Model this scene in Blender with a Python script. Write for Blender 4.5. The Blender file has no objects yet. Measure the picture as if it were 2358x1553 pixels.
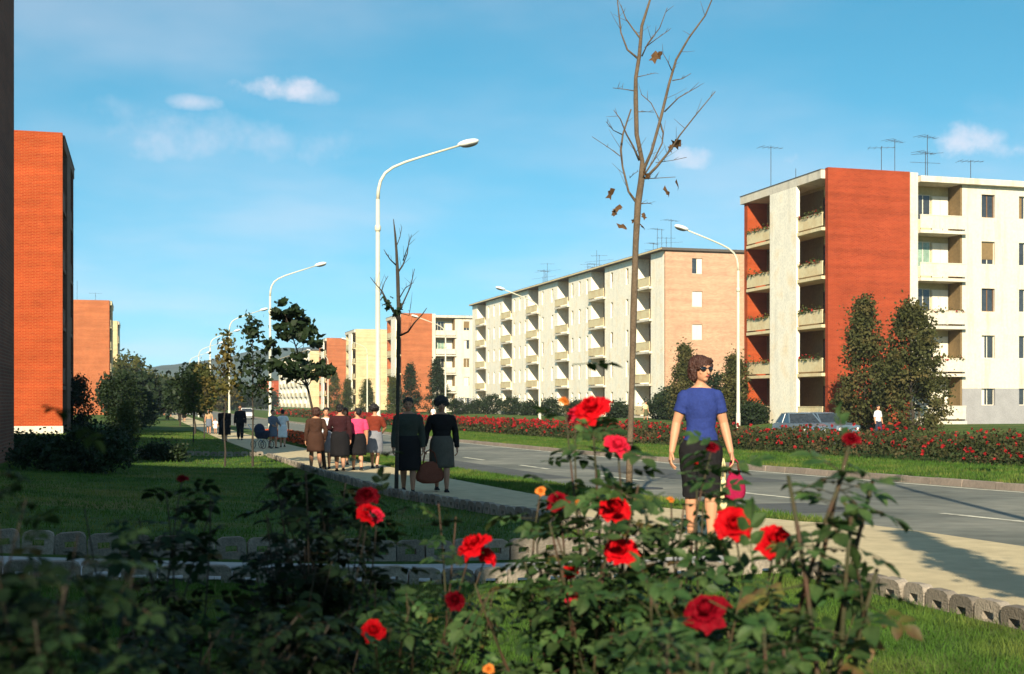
import bpy, math, random
import numpy as np
from mathutils import Vector, Matrix, Euler
R = math.radians
random.seed(11); rng = np.random.default_rng(11)
SC = bpy.context.scene
COL = SC.collection

# ------------------------------------------------------------------ camera, sky, sun, exposure
FPX, CXP, HYP = 2948.0, 1179.0, 925.0            # focal length, principal column and horizon row in photograph pixels
TH = R(16.06); CT, ST = math.cos(TH), math.sin(TH)
CAMZ = 2.2
cam_d = bpy.data.cameras.new('camera'); cam = bpy.data.objects.new('camera', cam_d); COL.objects.link(cam)
cam.location = (0, 0, CAMZ); cam.rotation_euler = (R(90), 0, -TH)
cam_d.sensor_width = 36; cam_d.lens = FPX/2358*36; cam_d.shift_y = (HYP-776.5)/2358
cam_d.clip_start = .1; cam_d.clip_end = 9000
cam_d.dof.use_dof = True; cam_d.dof.focus_distance = 20; cam_d.dof.aperture_fstop = 5.6
SC.camera = cam

SUN_AZ, SUN_EL = R(23), R(27)                    # light travels towards (sin az, cos az)
world = bpy.data.worlds.new('World'); SC.world = world; world.use_nodes = True
def build_world():
    nt = world.node_tree; N = nt.nodes; L = nt.links; N.clear()
    out = N.new('ShaderNodeOutputWorld'); bg = N.new('ShaderNodeBackground'); L.new(bg.outputs[0], out.inputs[0])
    sky = N.new('ShaderNodeTexSky'); sky.sky_type = 'NISHITA'; sky.sun_disc = False
    sky.sun_elevation = SUN_EL; sky.sun_rotation = SUN_AZ+math.pi
    sky.air_density = 1.0; sky.dust_density = .1; sky.ozone_density = 3.0
    bg.inputs[1].default_value = .086
    tc = N.new('ShaderNodeTexCoord'); sep = N.new('ShaderNodeSeparateXYZ'); L.new(tc.outputs['Generated'], sep.inputs[0])
    vm = N.new('ShaderNodeVectorMath'); vm.operation = 'ADD'; vm.inputs[1].default_value = (0, 0, .10); L.new(tc.outputs['Generated'], vm.inputs[0]); L.new(vm.outputs[0], sky.inputs['Vector'])
    def mth(op, a, b=None, c=None, clamp=False):
        n = N.new('ShaderNodeMath'); n.operation = op; n.use_clamp = clamp
        for i, q in enumerate((a, b, c)):
            if q is None: continue
            if isinstance(q, (int, float)): n.inputs[i].default_value = q
            else: L.new(q, n.inputs[i])
        return n.outputs[0]
    # soft clouds: noise on a flat cloud deck (direction divided by its height)
    zz = mth('ADD', mth('MAXIMUM', sep.outputs[2], 0.0), .12)
    cv = N.new('ShaderNodeCombineXYZ'); L.new(mth('DIVIDE', sep.outputs[0], zz), cv.inputs[0]); L.new(mth('DIVIDE', sep.outputs[1], zz), cv.inputs[1])
    no = N.new('ShaderNodeTexNoise'); no.inputs['Scale'].default_value = .75; no.inputs['Detail'].default_value = 5; no.inputs['Roughness'].default_value = .52
    L.new(cv.outputs[0], no.inputs['Vector'])
    mr = N.new('ShaderNodeMapRange'); mr.interpolation_type = 'SMOOTHSTEP'
    mr.inputs[1].default_value = .36; mr.inputs[2].default_value = .74; mr.inputs[4].default_value = .4
    L.new(no.outputs[0], mr.inputs[0]); veil = mr.outputs[0]
    # separate cumulus puffs at their own bearings and heights
    yy = mth('MAXIMUM', sep.outputs[1], .05); a = mth('DIVIDE', sep.outputs[0], yy); b = mth('DIVIDE', sep.outputs[2], yy)
    n2 = N.new('ShaderNodeTexNoise'); n2.inputs['Scale'].default_value = 26; n2.inputs['Detail'].default_value = 6; n2.inputs['Roughness'].default_value = .6
    L.new(tc.outputs['Generated'], n2.inputs['Vector'])
    total = None
    for px, py, wx, wy, st in [(655, 205, 95, 32, 1.0), (440, 235, 60, 20, .75), (480, 320, 400, 60, .62), (250, 258, 150, 40, .55), (700, 215, 70, 28, .8), (215, 520, 90, 60, .4), (1620, 368, 120, 34, .8), (1815, 378, 95, 40, .8), (2260, 340, 170, 62, .95), (2330, 260, 120, 60, .4)]:
        u = (px-CXP)/FPX; v = (HYP-py)/FPX
        x, y, z = u*CT+ST, CT-u*ST, v
        ca, cb = x/y, z/y
        dx = mth('DIVIDE', mth('SUBTRACT', a, ca), wx/FPX*1.05); dy = mth('DIVIDE', mth('SUBTRACT', b, cb), wy/FPX*1.05)
        r2 = mth('ADD', mth('MULTIPLY', dx, dx), mth('MULTIPLY', dy, dy))
        m = mth('SUBTRACT', 1.25, r2)
        m = mth('ADD', m, mth('MULTIPLY', mth('SUBTRACT', n2.outputs[0], .5), 4.2))
        m = mth('MULTIPLY', m, .5*st, clamp=True); m = mth('MULTIPLY', m, mth('MULTIPLY', m, mth('SUBTRACT', 3.0, mth('MULTIPLY', m, 2.0))))
        m = mth('MULTIPLY', m, st)
        total = m if total is None else mth('MAXIMUM', total, m)
    allc = mth('MAXIMUM', total, veil, clamp=True)
    up = mth('GREATER_THAN', sep.outputs[1], .06)
    allc = mth('ADD', mth('MULTIPLY', allc, up), mth('MULTIPLY', veil, mth('SUBTRACT', 1.0, up)))
    mix = N.new('ShaderNodeMix'); mix.data_type = 'RGBA'
    L.new(mth('MULTIPLY', allc, .8), mix.inputs[0])
    hs = N.new('ShaderNodeHueSaturation'); hs.inputs['Hue'].default_value = .468; hs.inputs['Saturation'].default_value = 1.28
    L.new(sky.outputs[0], hs.inputs['Color']); L.new(hs.outputs[0], mix.inputs[6]); mix.inputs[7].default_value = (7.4, 6.7, 7.1, 1)
    L.new(mix.outputs[2], bg.inputs[0])
build_world()
sun_d = bpy.data.lights.new('sun', 'SUN'); sun = bpy.data.objects.new('sun', sun_d); COL.objects.link(sun)
sun_d.energy = 5.0; sun_d.angle = R(.5); sun_d.color = (1, .89, .68)
sdir = Vector((math.sin(SUN_AZ)*math.cos(SUN_EL), math.cos(SUN_AZ)*math.cos(SUN_EL), -math.sin(SUN_EL)))
sun.rotation_euler = sdir.to_track_quat('-Z', 'Y').to_euler(); sun.location = (-30, -60, 60)
VS = SC.view_settings; VS.view_transform = 'Standard'; VS.look = 'None'; VS.gamma = 1; VS.use_curve_mapping = False; VS.exposure = .78
SC.cycles.max_bounces = 6; SC.cycles.diffuse_bounces = 3; SC.cycles.transparent_max_bounces = 6
SC.cycles.use_denoising = True

# ------------------------------------------------------------------ the lie of the land
HP = [(-400, 1.0), (-30, 1.1), (4, 1.22), (11, 1.3), (20, 1.5), (30, 1.65), (50, 1.82), (70, 1.95), (100, 2.05), (150, 2.15), (250, 2.2), (9000, 2.2)]
def sm(a, b, x):
    t = max(0., min(1., (x-a)/(b-a))); return t*t*(3-2*t)
def lerp(a, b, t): return a+(b-a)*t
def h0(Y):
    for (a, p), (b, q) in zip(HP, HP[1:]):
        if Y <= b: return p+(q-p)*(Y-a)/(b-a)
    return 2.2
def hh(X, Y): return h0(Y)-.5*sm(36, 41, X)-.3*sm(3, -4, X)
def dip(X):
    return .11*(sm(7.42, 7.72, X)*(1-sm(15.0, 15.02, X))+sm(28.6, 28.62, X)*(1-sm(35.6, 35.62, X)))
def gz(X, Y): return CAMZ-hh(X, Y)-dip(X)
def ray(px, py, d):                              # a point at depth d on the line of sight of a photograph pixel
    x = (px-CXP)/FPX*d
    return Vector((x*CT+d*ST, d*CT-x*ST, CAMZ-(py-HYP)/FPX*d))
def ground(px, py):
    v = (py-HYP)/FPX; d = 20.
    for _ in range(60):
        p = ray(px, py, d); d = .5*d+.5*hh(p.x, p.y)/v
    return p.x, p.y
def onx(px, X):                                  # Y where the sight line of a pixel column meets the plane x = X
    u = (px-CXP)/FPX; d = X/(u*CT+ST); return d*(CT-u*ST)
def xl(Y): return 4.65-.85*sm(9, 21, Y)          # left edge of the footway

# ------------------------------------------------------------------ mesh helpers
class MB:
    def __init__(s): s.v = []; s.f = []; s.m = []
    def face(s, pts, mi=0):
        n = len(s.v); s.v += [tuple(p) for p in pts]; s.f.append(tuple(range(n, n+len(pts)))); s.m.append(mi)
    def hexa(s, c, mi=0):
        n = len(s.v); s.v += [tuple(p) for p in c]
        for q in ((0, 3, 2, 1), (4, 5, 6, 7), (0, 1, 5, 4), (1, 2, 6, 5), (2, 3, 7, 6), (3, 0, 4, 7)):
            s.f.append(tuple(n+i for i in q)); s.m.append(mi)
    def box(s, x0, y0, z0, x1, y1, z1, mi=0):
        x0, x1 = min(x0, x1), max(x0, x1); y0, y1 = min(y0, y1), max(y0, y1); z0, z1 = min(z0, z1), max(z0, z1)
        s.hexa([(x0, y0, z0), (x1, y0, z0), (x1, y1, z0), (x0, y1, z0), (x0, y0, z1), (x1, y0, z1), (x1, y1, z1), (x0, y1, z1)], mi)
    def loft(s, rings, cap=True, mi=0):
        n0 = len(s.v); k = len(rings[0])
        for r in rings: s.v += [tuple(p) for p in r]
        for i in range(len(rings)-1):
            for j in range(k):
                a = n0+i*k+j; b = n0+i*k+(j+1) % k
                s.f.append((a, b, b+k, a+k)); s.m.append(mi)
        if cap:
            s.f.append(tuple(n0+j for j in reversed(range(k)))); s.m.append(mi)
            e = n0+(len(rings)-1)*k; s.f.append(tuple(e+j for j in range(k))); s.m.append(mi)
    def tube(s, pts, rads, n=8, mi=0, rnd=False):
        pts = [Vector(p) for p in pts]; rads = list(rads) if hasattr(rads, '__len__') else [rads]*len(pts)
        if rnd:                                   # hemispherical ends
            d0 = (pts[0]-pts[1]).normalized(); d1 = (pts[-1]-pts[-2]).normalized()
            a, b = rads[0], rads[-1]
            pts = [pts[0]+d0*a*.97, pts[0]+d0*a*.7]+pts+[pts[-1]+d1*b*.7, pts[-1]+d1*b*.97]
            rads = [a*.2, a*.7]+rads+[b*.7, b*.2]
        t = (pts[1]-pts[0]).normalized(); u = t.orthogonal().normalized()
        rings = []
        for i, p in enumerate(pts):
            d = (pts[min(i+1, len(pts)-1)]-pts[max(i-1, 0)])
            if d.length > 1e-9: t = d.normalized()
            u = (u-t*u.dot(t)); u = u.normalized() if u.length > 1e-6 else t.orthogonal().normalized()
            w = t.cross(u)
            rings.append([p+(u*math.cos(2*math.pi*j/n)+w*math.sin(2*math.pi*j/n))*rads[i] for j in range(n)])
        s.loft(rings, True, mi)
    def ell(s, c, r, rot=None, nu=14, nv=9, mi=0):
        c = Vector(c); M = rot.to_matrix() if rot else Matrix.Identity(3)
        rings = []
        for i in range(nv):
            a = math.pi*(i+.5)/nv*.96+.02*math.pi
            rings.append([c+M@Vector((r[0]*math.sin(a)*math.cos(2*math.pi*j/nu), r[1]*math.sin(a)*math.sin(2*math.pi*j/nu), -r[2]*math.cos(a))) for j in range(nu)])
        s.loft(rings, True, mi)
    def mesh(s, name, mats, smooth=False):
        me = bpy.data.meshes.new(name); me.from_pydata(s.v, [], s.f)
        for m in (mats if isinstance(mats, (list, tuple)) else [mats]): me.materials.append(m)
        if any(s.m): me.polygons.foreach_set('material_index', s.m)
        if smooth: me.polygons.foreach_set('use_smooth', [True]*len(s.f))
        me.update(); return me
    def build(s, name, mats, parent=None, smooth=False, loc=None):
        o = bpy.data.objects.new(name, s.mesh(name, mats, smooth)); COL.objects.link(o)
        if parent is not None: o.parent = parent
        if loc is not None: o.location = loc
        return o
def polys(name, Q, mats, mi=None, smooth=False):  # Q: (n, k, 3) array of n loose k-gons
    n, k, _ = Q.shape; me = bpy.data.meshes.new(name)
    me.vertices.add(n*k); me.vertices.foreach_set('co', Q.astype(np.float32).ravel())
    me.loops.add(n*k); me.loops.foreach_set('vertex_index', np.arange(n*k, dtype=np.int32))
    me.polygons.add(n); me.polygons.foreach_set('loop_start', np.arange(0, n*k, k, dtype=np.int32)); me.polygons.foreach_set('loop_total', np.full(n, k, dtype=np.int32))
    for m in (mats if isinstance(mats, (list, tuple)) else [mats]): me.materials.append(m)
    if mi is not None: me.polygons.foreach_set('material_index', np.asarray(mi, dtype=np.int32))
    me.update(calc_edges=True); return me
def link(name, me, parent=None, loc=None):
    o = bpy.data.objects.new(name, me); COL.objects.link(o)
    if parent is not None: o.parent = parent
    if loc is not None: o.location = loc
    return o
def tag(o, label=None, cat=None, group=None, kind=None):
    if label: o['label'] = label
    if cat: o['category'] = cat
    if group: o['group'] = group
    if kind: o['kind'] = kind
    return o
def thing(name, label, cat, loc=(0, 0, 0), rz=0, group=None):
    o = bpy.data.objects.new(name, None); COL.objects.link(o); o.location = loc; o.rotation_euler = (0, 0, rz)
    o.empty_display_size = .2
    return tag(o, label, cat, group)
def copy_tree(o, parent=None):
    c = o.copy(); COL.objects.link(c)
    if parent is not None: c.parent = parent
    for ch in o.children: copy_tree(ch, c)
    return c
def leafquads(C, size, up=.4, asp=.55, g=rng):    # diamond leaves at the points C with random tilt
    n = len(C); a = g.normal(size=(n, 3)); a /= np.linalg.norm(a, axis=1)[:, None]+1e-9
    b = g.normal(size=(n, 3)); b -= a*(a*b).sum(1)[:, None]; b /= np.linalg.norm(b, axis=1)[:, None]+1e-9
    s = (size*(.6+.8*g.random(n)))[:, None] if np.isscalar(size) else size[:, None]
    return np.stack([C-a*s*.5, C+b*s*asp*.5, C+a*s*.5, C-b*s*asp*.5], 1)

# ------------------------------------------------------------------ materials
def mat(name, col, rough=.8, var=.12, scale=3., spec=.3, bump=0., bscale=40., col2=None, c2=(.45, .6), rnd=0., trans=0., detail=4, metal=0., streak=0.):
    m = bpy.data.materials.new(name); m.use_nodes = True; nt = m.node_tree; N = nt.nodes; L = nt.links
    p = N['Principled BSDF']; p.inputs['Roughness'].default_value = rough; p.inputs['Specular IOR Level'].default_value = spec; p.inputs['Metallic'].default_value = metal
    tc = N.new('ShaderNodeTexCoord'); no = N.new('ShaderNodeTexNoise'); no.inputs['Scale'].default_value = scale; no.inputs['Detail'].default_value = detail
    L.new(tc.outputs['Object'], no.inputs['Vector'])
    hs = N.new('ShaderNodeHueSaturation'); hs.inputs['Color'].default_value = (*col, 1)
    if col2:
        mr = N.new('ShaderNodeMapRange'); mr.inputs[1].default_value = c2[0]; mr.inputs[2].default_value = c2[1]; L.new(no.outputs[0], mr.inputs[0])
        mx = N.new('ShaderNodeMix'); mx.data_type = 'RGBA'; mx.inputs[6].default_value = (*col, 1); mx.inputs[7].default_value = (*col2, 1)
        L.new(mr.outputs[0], mx.inputs[0]); L.new(mx.outputs[2], hs.inputs['Color'])
    n2 = N.new('ShaderNodeTexNoise'); n2.inputs['Scale'].default_value = scale*7.3; n2.inputs['Detail'].default_value = 3; L.new(tc.outputs['Object'], n2.inputs['Vector'])
    ad = N.new('ShaderNodeMath'); ad.operation = 'ADD'; L.new(no.outputs[0], ad.inputs[0]); L.new(n2.outputs[0], ad.inputs[1])
    mv = N.new('ShaderNodeMapRange'); mv.inputs[1].default_value = .6; mv.inputs[2].default_value = 1.4; mv.inputs[3].default_value = 1-var*1.6; mv.inputs[4].default_value = 1+var*1.6
    L.new(ad.outputs[0], mv.inputs[0]); val = mv.outputs[0]
    if streak:
        mp = N.new('ShaderNodeMapping'); mp.inputs['Scale'].default_value = (1.6, 1.6, .13); L.new(tc.outputs['Object'], mp.inputs['Vector'])
        n5 = N.new('ShaderNodeTexNoise'); n5.inputs['Scale'].default_value = 1.; n5.inputs['Detail'].default_value = 7; n5.inputs['Roughness'].default_value = .7; L.new(mp.outputs[0], n5.inputs['Vector'])
        m5 = N.new('ShaderNodeMapRange'); m5.inputs[1].default_value = .5; m5.inputs[2].default_value = .75; m5.inputs[3].default_value = 1; m5.inputs[4].default_value = 1-streak; L.new(n5.outputs[0], m5.inputs[0])
        mm = N.new('ShaderNodeMath'); mm.operation = 'MULTIPLY'; L.new(val, mm.inputs[0]); L.new(m5.outputs[0], mm.inputs[1]); val = mm.outputs[0]
    if rnd:
        oi = N.new('ShaderNodeObjectInfo'); r2 = N.new('ShaderNodeMapRange'); r2.inputs[3].default_value = 1-rnd; r2.inputs[4].default_value = 1+rnd; L.new(oi.outputs['Random'], r2.inputs[0])
        mm = N.new('ShaderNodeMath'); mm.operation = 'MULTIPLY'; L.new(val, mm.inputs[0]); L.new(r2.outputs[0], mm.inputs[1]); val = mm.outputs[0]
    L.new(val, hs.inputs['Value']); L.new(hs.outputs[0], p.inputs['Base Color'])
    if bump:
        bn = N.new('ShaderNodeTexNoise'); bn.inputs['Scale'].default_value = bscale; bn.inputs['Detail'].default_value = 4; L.new(tc.outputs['Object'], bn.inputs['Vector'])
        bp = N.new('ShaderNodeBump'); bp.inputs['Strength'].default_value = bump; bp.inputs['Distance'].default_value = .02; L.new(bn.outputs[0], bp.inputs['Height']); L.new(bp.outputs[0], p.inputs['Normal'])
    if trans:
        tr = N.new('ShaderNodeBsdfTranslucent'); L.new(hs.outputs[0], tr.inputs[0]); ms = N.new('ShaderNodeMixShader'); ms.inputs[0].default_value = trans
        L.new(p.outputs[0], ms.inputs[1]); L.new(tr.outputs[0], ms.inputs[2]); L.new(ms.outputs[0], N['Material Output'].inputs[0])
    return m
def brick_mat(name, c1, c2, mortar, msize=.012, var=.16):
    m = bpy.data.materials.new(name); m.use_nodes = True; nt = m.node_tree; N = nt.nodes; L = nt.links
    p = N['Principled BSDF']; p.inputs['Roughness'].default_value = .9; p.inputs['Specular IOR Level'].default_value = .15
    tc = N.new('ShaderNodeTexCoord'); sp = N.new('ShaderNodeSeparateXYZ'); L.new(tc.outputs['Object'], sp.inputs[0])
    ad = N.new('ShaderNodeMath'); ad.operation = 'ADD'; L.new(sp.outputs[0], ad.inputs[0]); L.new(sp.outputs[1], ad.inputs[1])
    cb = N.new('ShaderNodeCombineXYZ'); L.new(ad.outputs[0], cb.inputs[0]); L.new(sp.outputs[2], cb.inputs[1])
    b = N.new('ShaderNodeTexBrick'); L.new(cb.outputs[0], b.inputs['Vector']); b.inputs['Scale'].default_value = 1
    b.inputs['Brick Width'].default_value = .26; b.inputs['Row Height'].default_value = .078; b.inputs['Mortar Size'].default_value = msize; b.inputs['Bias'].default_value = 0
    b.inputs['Color1'].default_value = (*c1, 1); b.inputs['Color2'].default_value = (*c2, 1); b.inputs['Mortar'].default_value = (*mortar, 1)
    no = N.new('ShaderNodeTexNoise'); no.inputs['Scale'].default_value = .55; no.inputs['Detail'].default_value = 7; no.inputs['Roughness'].default_value = .65; L.new(tc.outputs['Object'], no.inputs['Vector'])
    st = N.new('ShaderNodeMapping'); st.inputs['Scale'].default_value = (.12, .12, 2.6); L.new(tc.outputs['Object'], st.inputs['Vector'])
    n3 = N.new('ShaderNodeTexNoise'); n3.inputs['Scale'].default_value = 1.; n3.inputs['Detail'].default_value = 4; L.new(st.outputs[0], n3.inputs['Vector'])
    sm_ = N.new('ShaderNodeMath'); sm_.operation = 'ADD'; L.new(no.outputs[0], sm_.inputs[0]); L.new(n3.outputs[0], sm_.inputs[1])
    mv = N.new('ShaderNodeMapRange'); mv.inputs[1].default_value = .6; mv.inputs[2].default_value = 1.4; mv.inputs[3].default_value = 1-var*1.9; mv.inputs[4].default_value = 1+var*1.9; L.new(sm_.outputs[0], mv.inputs[0])
    n4 = N.new('ShaderNodeTexNoise'); n4.inputs['Scale'].default_value = 5.; n4.inputs['Detail'].default_value = 8; n4.inputs['Roughness'].default_value = .8; L.new(tc.outputs['Object'], n4.inputs['Vector'])
    m4 = N.new('ShaderNodeMapRange'); m4.inputs[1].default_value = .5; m4.inputs[2].default_value = .72; m4.inputs[4].default_value = .4; L.new(n4.outputs[0], m4.inputs[0])
    mx = N.new('ShaderNodeMix'); mx.data_type = 'RGBA'; mx.inputs[7].default_value = (*mortar, 1); L.new(m4.outputs[0], mx.inputs[0]); L.new(b.outputs[0], mx.inputs[6])
    hs = N.new('ShaderNodeHueSaturation'); L.new(mx.outputs[2], hs.inputs['Color']); L.new(mv.outputs[0], hs.inputs['Value']); L.new(hs.outputs[0], p.inputs['Base Color'])
    bp = N.new('ShaderNodeBump'); bp.inputs['Strength'].default_value = .5; bp.inputs['Distance'].default_value = .01; bp.invert = True; L.new(b.outputs['Fac'], bp.inputs['Height']); L.new(bp.outputs[0], p.inputs['Normal'])
    return m
M = {}
M['brick'] = brick_mat('orange_brick', (.37, .046, .011), (.30, .033, .008), (.40, .11, .035))
M['brick_red'] = brick_mat('red_brick', (.325, .047, .017), (.26, .034, .013), (.33, .075, .03))
M['brick_tan'] = brick_mat('tan_brick', (.40, .105, .038), (.34, .075, .026), (.42, .18, .08))
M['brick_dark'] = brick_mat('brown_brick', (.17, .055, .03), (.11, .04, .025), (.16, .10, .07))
M['brick_pale'] = brick_mat('pale_brick', (.50, .30, .185), (.44, .19, .115), (.55, .40, .27), var=.12)
M['brick_cream'] = brick_mat('cream_brick', (.60, .46, .24), (.54, .38, .19), (.62, .5, .3))
M['white'] = mat('white_render', (.66, .59, .475), .9, .10, .8, bump=.3, bscale=9, col2=(.58, .50, .38), c2=(.5, .72), detail=9, streak=.38)
M['ivory'] = mat('ivory_render', (.92, .84, .68), .85, .12, .9, bump=.25, bscale=9, col2=(.80, .66, .46), c2=(.5, .72), detail=9, streak=.17)
M['cream'] = mat('cream_render', (.72, .60, .36), .85, .1, 1.0, col2=(.62, .48, .27))
M['plinth'] = mat('grey_lower_wall', (.30, .29, .29), .9, .1, 1.5, bump=.2)
M['side_shade'] = mat('shaded_side_render', (.13, .085, .06), .9, .15, 1)  # brown tone stands for shade on the left block's avenue side
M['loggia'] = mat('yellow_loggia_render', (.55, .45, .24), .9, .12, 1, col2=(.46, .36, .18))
M['recess'] = mat('ochre_recess_shade', (.21, .14, .065), .9, .15, .8)  # ochre with loggia shade painted in; roller blinds and curtains reuse it
M['concrete'] = mat('concrete', (.38, .36, .32), .9, .16, 5, bump=.5, bscale=60, col2=(.27, .26, .24))
M['kerb'] = mat('kerb_stone', (.25, .20, .16), .9, .16, 2, bump=.4, rnd=.12)
M['edging'] = mat('edging_concrete', (.255, .215, .17), .92, .18, 9, bump=.7, bscale=90, rnd=.32)
M['roof'] = mat('roof_felt', (.10, .085, .07), .9, .1, 2)
M['frame'] = mat('window_frame', (.66, .6, .48), .6, .06, 4)
M['brownframe'] = mat('brown_frame', (.22, .11, .05), .6, .1, 4)
M['glass'] = mat('glass', (.035, .04, .045), .08, .3, .8, spec=.8)
M['glass_green'] = mat('curtained_glass', (.22, .32, .24), .15, .3, 2.0, spec=.7)
M['shutter'] = mat('shutter_white', (.74, .68, .56), .7, .06, 3)
M['iron'] = mat('iron', (.05, .045, .04), .6, .1, 4)
M['asphalt'] = mat('asphalt', (.14, .145, .12), .85, .24, .35, bump=.5, bscale=70, col2=(.19, .185, .15), c2=(.4, .65))
M['pave'] = mat('footway', (.56, .455, .27), .92, .14, .7, bump=.5, bscale=80, col2=(.46, .37, .22), c2=(.4, .65))
M['patch'] = mat('relaid_asphalt', (.085, .088, .082), .85, .2, .8, bump=.5, bscale=70)
M['path'] = mat('pale_path', (.46, .45, .43), .92, .16, 1.2, bump=.5, bscale=80, col2=(.34, .33, .31))
M['paint'] = mat('road_paint', (.66, .62, .48), .8, .2, 3, col2=(.25, .24, .2), c2=(.52, .66), detail=8)
M['grass'] = mat('lawn', (.056, .112, .022), .95, .35, .6, spec=.1, bump=.9, bscale=45, col2=(.10, .10, .03), c2=(.45, .66), detail=8)
M['blade'] = mat('grass_blades', (.07, .15, .022), .8, .4, .9, spec=.15, col2=(.14, .145, .035), c2=(.46, .7), trans=.35)
M['hill'] = mat('wooded_hill', (.055, .085, .07), 1, .3, .02, spec=0, detail=9)  # blue of the distance haze is mixed into the woodland green
M['bark'] = mat('bark', (.12, .085, .055), .95, .25, 6, bump=.8, bscale=40)
M['bark_dark'] = mat('dark_bark', (.05, .04, .03), .95, .25, 6, bump=.8, bscale=40)
M['leaf_dark'] = mat('dark_leaves', (.020, .036, .012), .6, .35, 1.5, spec=.25, trans=.3)
M['leaf_conifer'] = mat('bronze_green_leaves', (.075, .080, .024), .7, .4, .7, spec=.2, trans=.35, col2=(.12, .085, .03), c2=(.5, .72))
M['leaf_mid'] = mat('mid_leaves', (.060, .080, .02), .7, .35, .4, spec=.2, trans=.3, col2=(.09, .085, .02))
M['leaf_yellow'] = mat('turning_leaves', (.15, .11, .025), .7, .35, 1, trans=.3, col2=(.07, .08, .02))
M['leaf_brown'] = mat('dry_leaf', (.11, .055, .02), .8, .3, 9, rnd=.35, trans=.25)
M['rose_leaf'] = mat('rose_leaf', (.030, .074, .020), .55, .25, 14, spec=.22, rnd=.45, trans=.28, col2=(.06, .10, .03))
M['rose_leaf_shade'] = mat('shaded_rose_leaf', (.013, .028, .010), .6, .3, 14, spec=.12, rnd=.4, trans=.15)  # rose leaf with the shade of the left bushes put into its colour
M['rose_leaf2'] = mat('young_rose_leaf', (.13, .13, .03), .5, .3, 14, spec=.3, rnd=.4, trans=.35, col2=(.12, .07, .03))
M['cane'] = mat('rose_cane', (.045, .045, .018), .7, .3, 20, col2=(.06, .03, .018))
M['petal'] = mat('red_petals', (.56, .004, .009), .6, .15, 12, spec=.06, trans=.25, rnd=.12)
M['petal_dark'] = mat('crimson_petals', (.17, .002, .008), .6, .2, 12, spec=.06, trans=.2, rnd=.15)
M['petal_pink'] = mat('pink_red_petals', (.66, .018, .05), .6, .15, 12, spec=.06, trans=.3)
M['petal_orange'] = mat('orange_petals', (.75, .22, .03), .55, .15, 12, trans=.3)
M['bed_red'] = mat('bed_blooms', (.36, .012, .014), .7, .3, 2, trans=.2)
M['bed_leaf'] = mat('bed_foliage', (.050, .062, .02), .7, .4, .8, spec=.2, trans=.3, col2=(.085, .05, .024), c2=(.48, .7))
M['bed_orange'] = mat('orange_blooms', (.65, .09, .02), .7, .3, 2, trans=.2)
M['pole'] = mat('pole_paint', (.62, .58, .44), .5, .08, 2, spec=.4)
M['lamp_white'] = mat('lamp_cover', (.8, .78, .72), .4, .05, 5, spec=.5)
M['lamp_glass'] = mat('lamp_glass', (.10, .10, .09), .3, .1, 5, spec=.6)
M['skin'] = mat('skin', (.52, .25, .14), .55, .06, 6, spec=.35)
M['skin_dark'] = mat('tanned_skin', (.36, .17, .10), .55, .06, 6, spec=.35)
M['lip'] = mat('lips', (.40, .09, .07), .5, .05, 6)
for k, c in dict(blue=(.024, .040, .17), black=(.012, .011, .012), charcoal=(.035, .036, .04), darkgreen=(.04, .045, .035), brown=(.055, .026, .017), maroon=(.035, .011, .013), pink=(.75, .06, .15), rust=(.17, .03, .016), grey=(.20, .20, .22), greybrown=(.085, .075, .06), white=(.76, .74, .72), magenta=(.27, .008, .045), paleyellow=(.72, .62, .34), navy=(.03, .035, .06), bluegrey=(.12, .14, .18), tan=(.45, .3, .17), leather=(.16, .05, .03), olive=(.10, .10, .05)).items():
    M['c_'+k] = mat('cloth_'+k, c, .9, .14, 9, spec=.12, bump=.25, bscale=35)
M['hair_brown'] = mat('brown_hair', (.05, .017, .010), .5, .35, 30, spec=.4, bump=.9, bscale=60)
M['hair_black'] = mat('black_hair', (.012, .010, .010), .5, .3, 30, spec=.4, bump=.9, bscale=60)
M['lens'] = mat('dark_lens', (.008, .008, .010), .12, .05, 3, spec=.7)
M['car_blue'] = mat('car_paint_blue', (.10, .14, .18), .25, .04, 1, spec=.6)
M['car_white'] = mat('car_paint_white', (.75, .73, .68), .3, .04, 1, spec=.6)
M['chrome'] = mat('chrome', (.6, .6, .6), .2, .03, 2, metal=1.)
M['rubber'] = mat('rubber', (.02, .02, .02), .9, .1, 8)
M['red_glass'] = mat('tail_light', (.4, .02, .02), .3, .05, 5)

# ------------------------------------------------------------------ ground, roads, hills
def strip(name, xs0, xs1, ys, dz, m, nx=2, kind='structure', label=None, thick=0):
    mb = MB(); rows = []
    for y in ys:
        a = xs0(y) if callable(xs0) else xs0; b = xs1(y) if callable(xs1) else xs1
        rows.append([(lerp(a, b, i/(nx-1)), y) for i in range(nx)])
    idx = {}
    for j, r in enumerate(rows):
        for i, (x, y) in enumerate(r):
            idx[j, i] = len(mb.v); mb.v.append((x, y, gz(x, y)+dz))
    for j in range(len(rows)-1):
        for i in range(nx-1):
            mb.f.append((idx[j, i], idx[j, i+1], idx[j+1, i+1], idx[j+1, i])); mb.m.append(0)
    o = mb.build(name, m); tag(o, label, kind=kind); return o
YS = sorted(set([-400, -120, -60, -40, -30, -20, -12]+list(np.arange(-8, 60, 1.).tolist())+list(np.arange(60, 160, 5.).tolist())+list(range(160, 520, 20))+[520, 700, 1000, 2000, 5000]))
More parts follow.
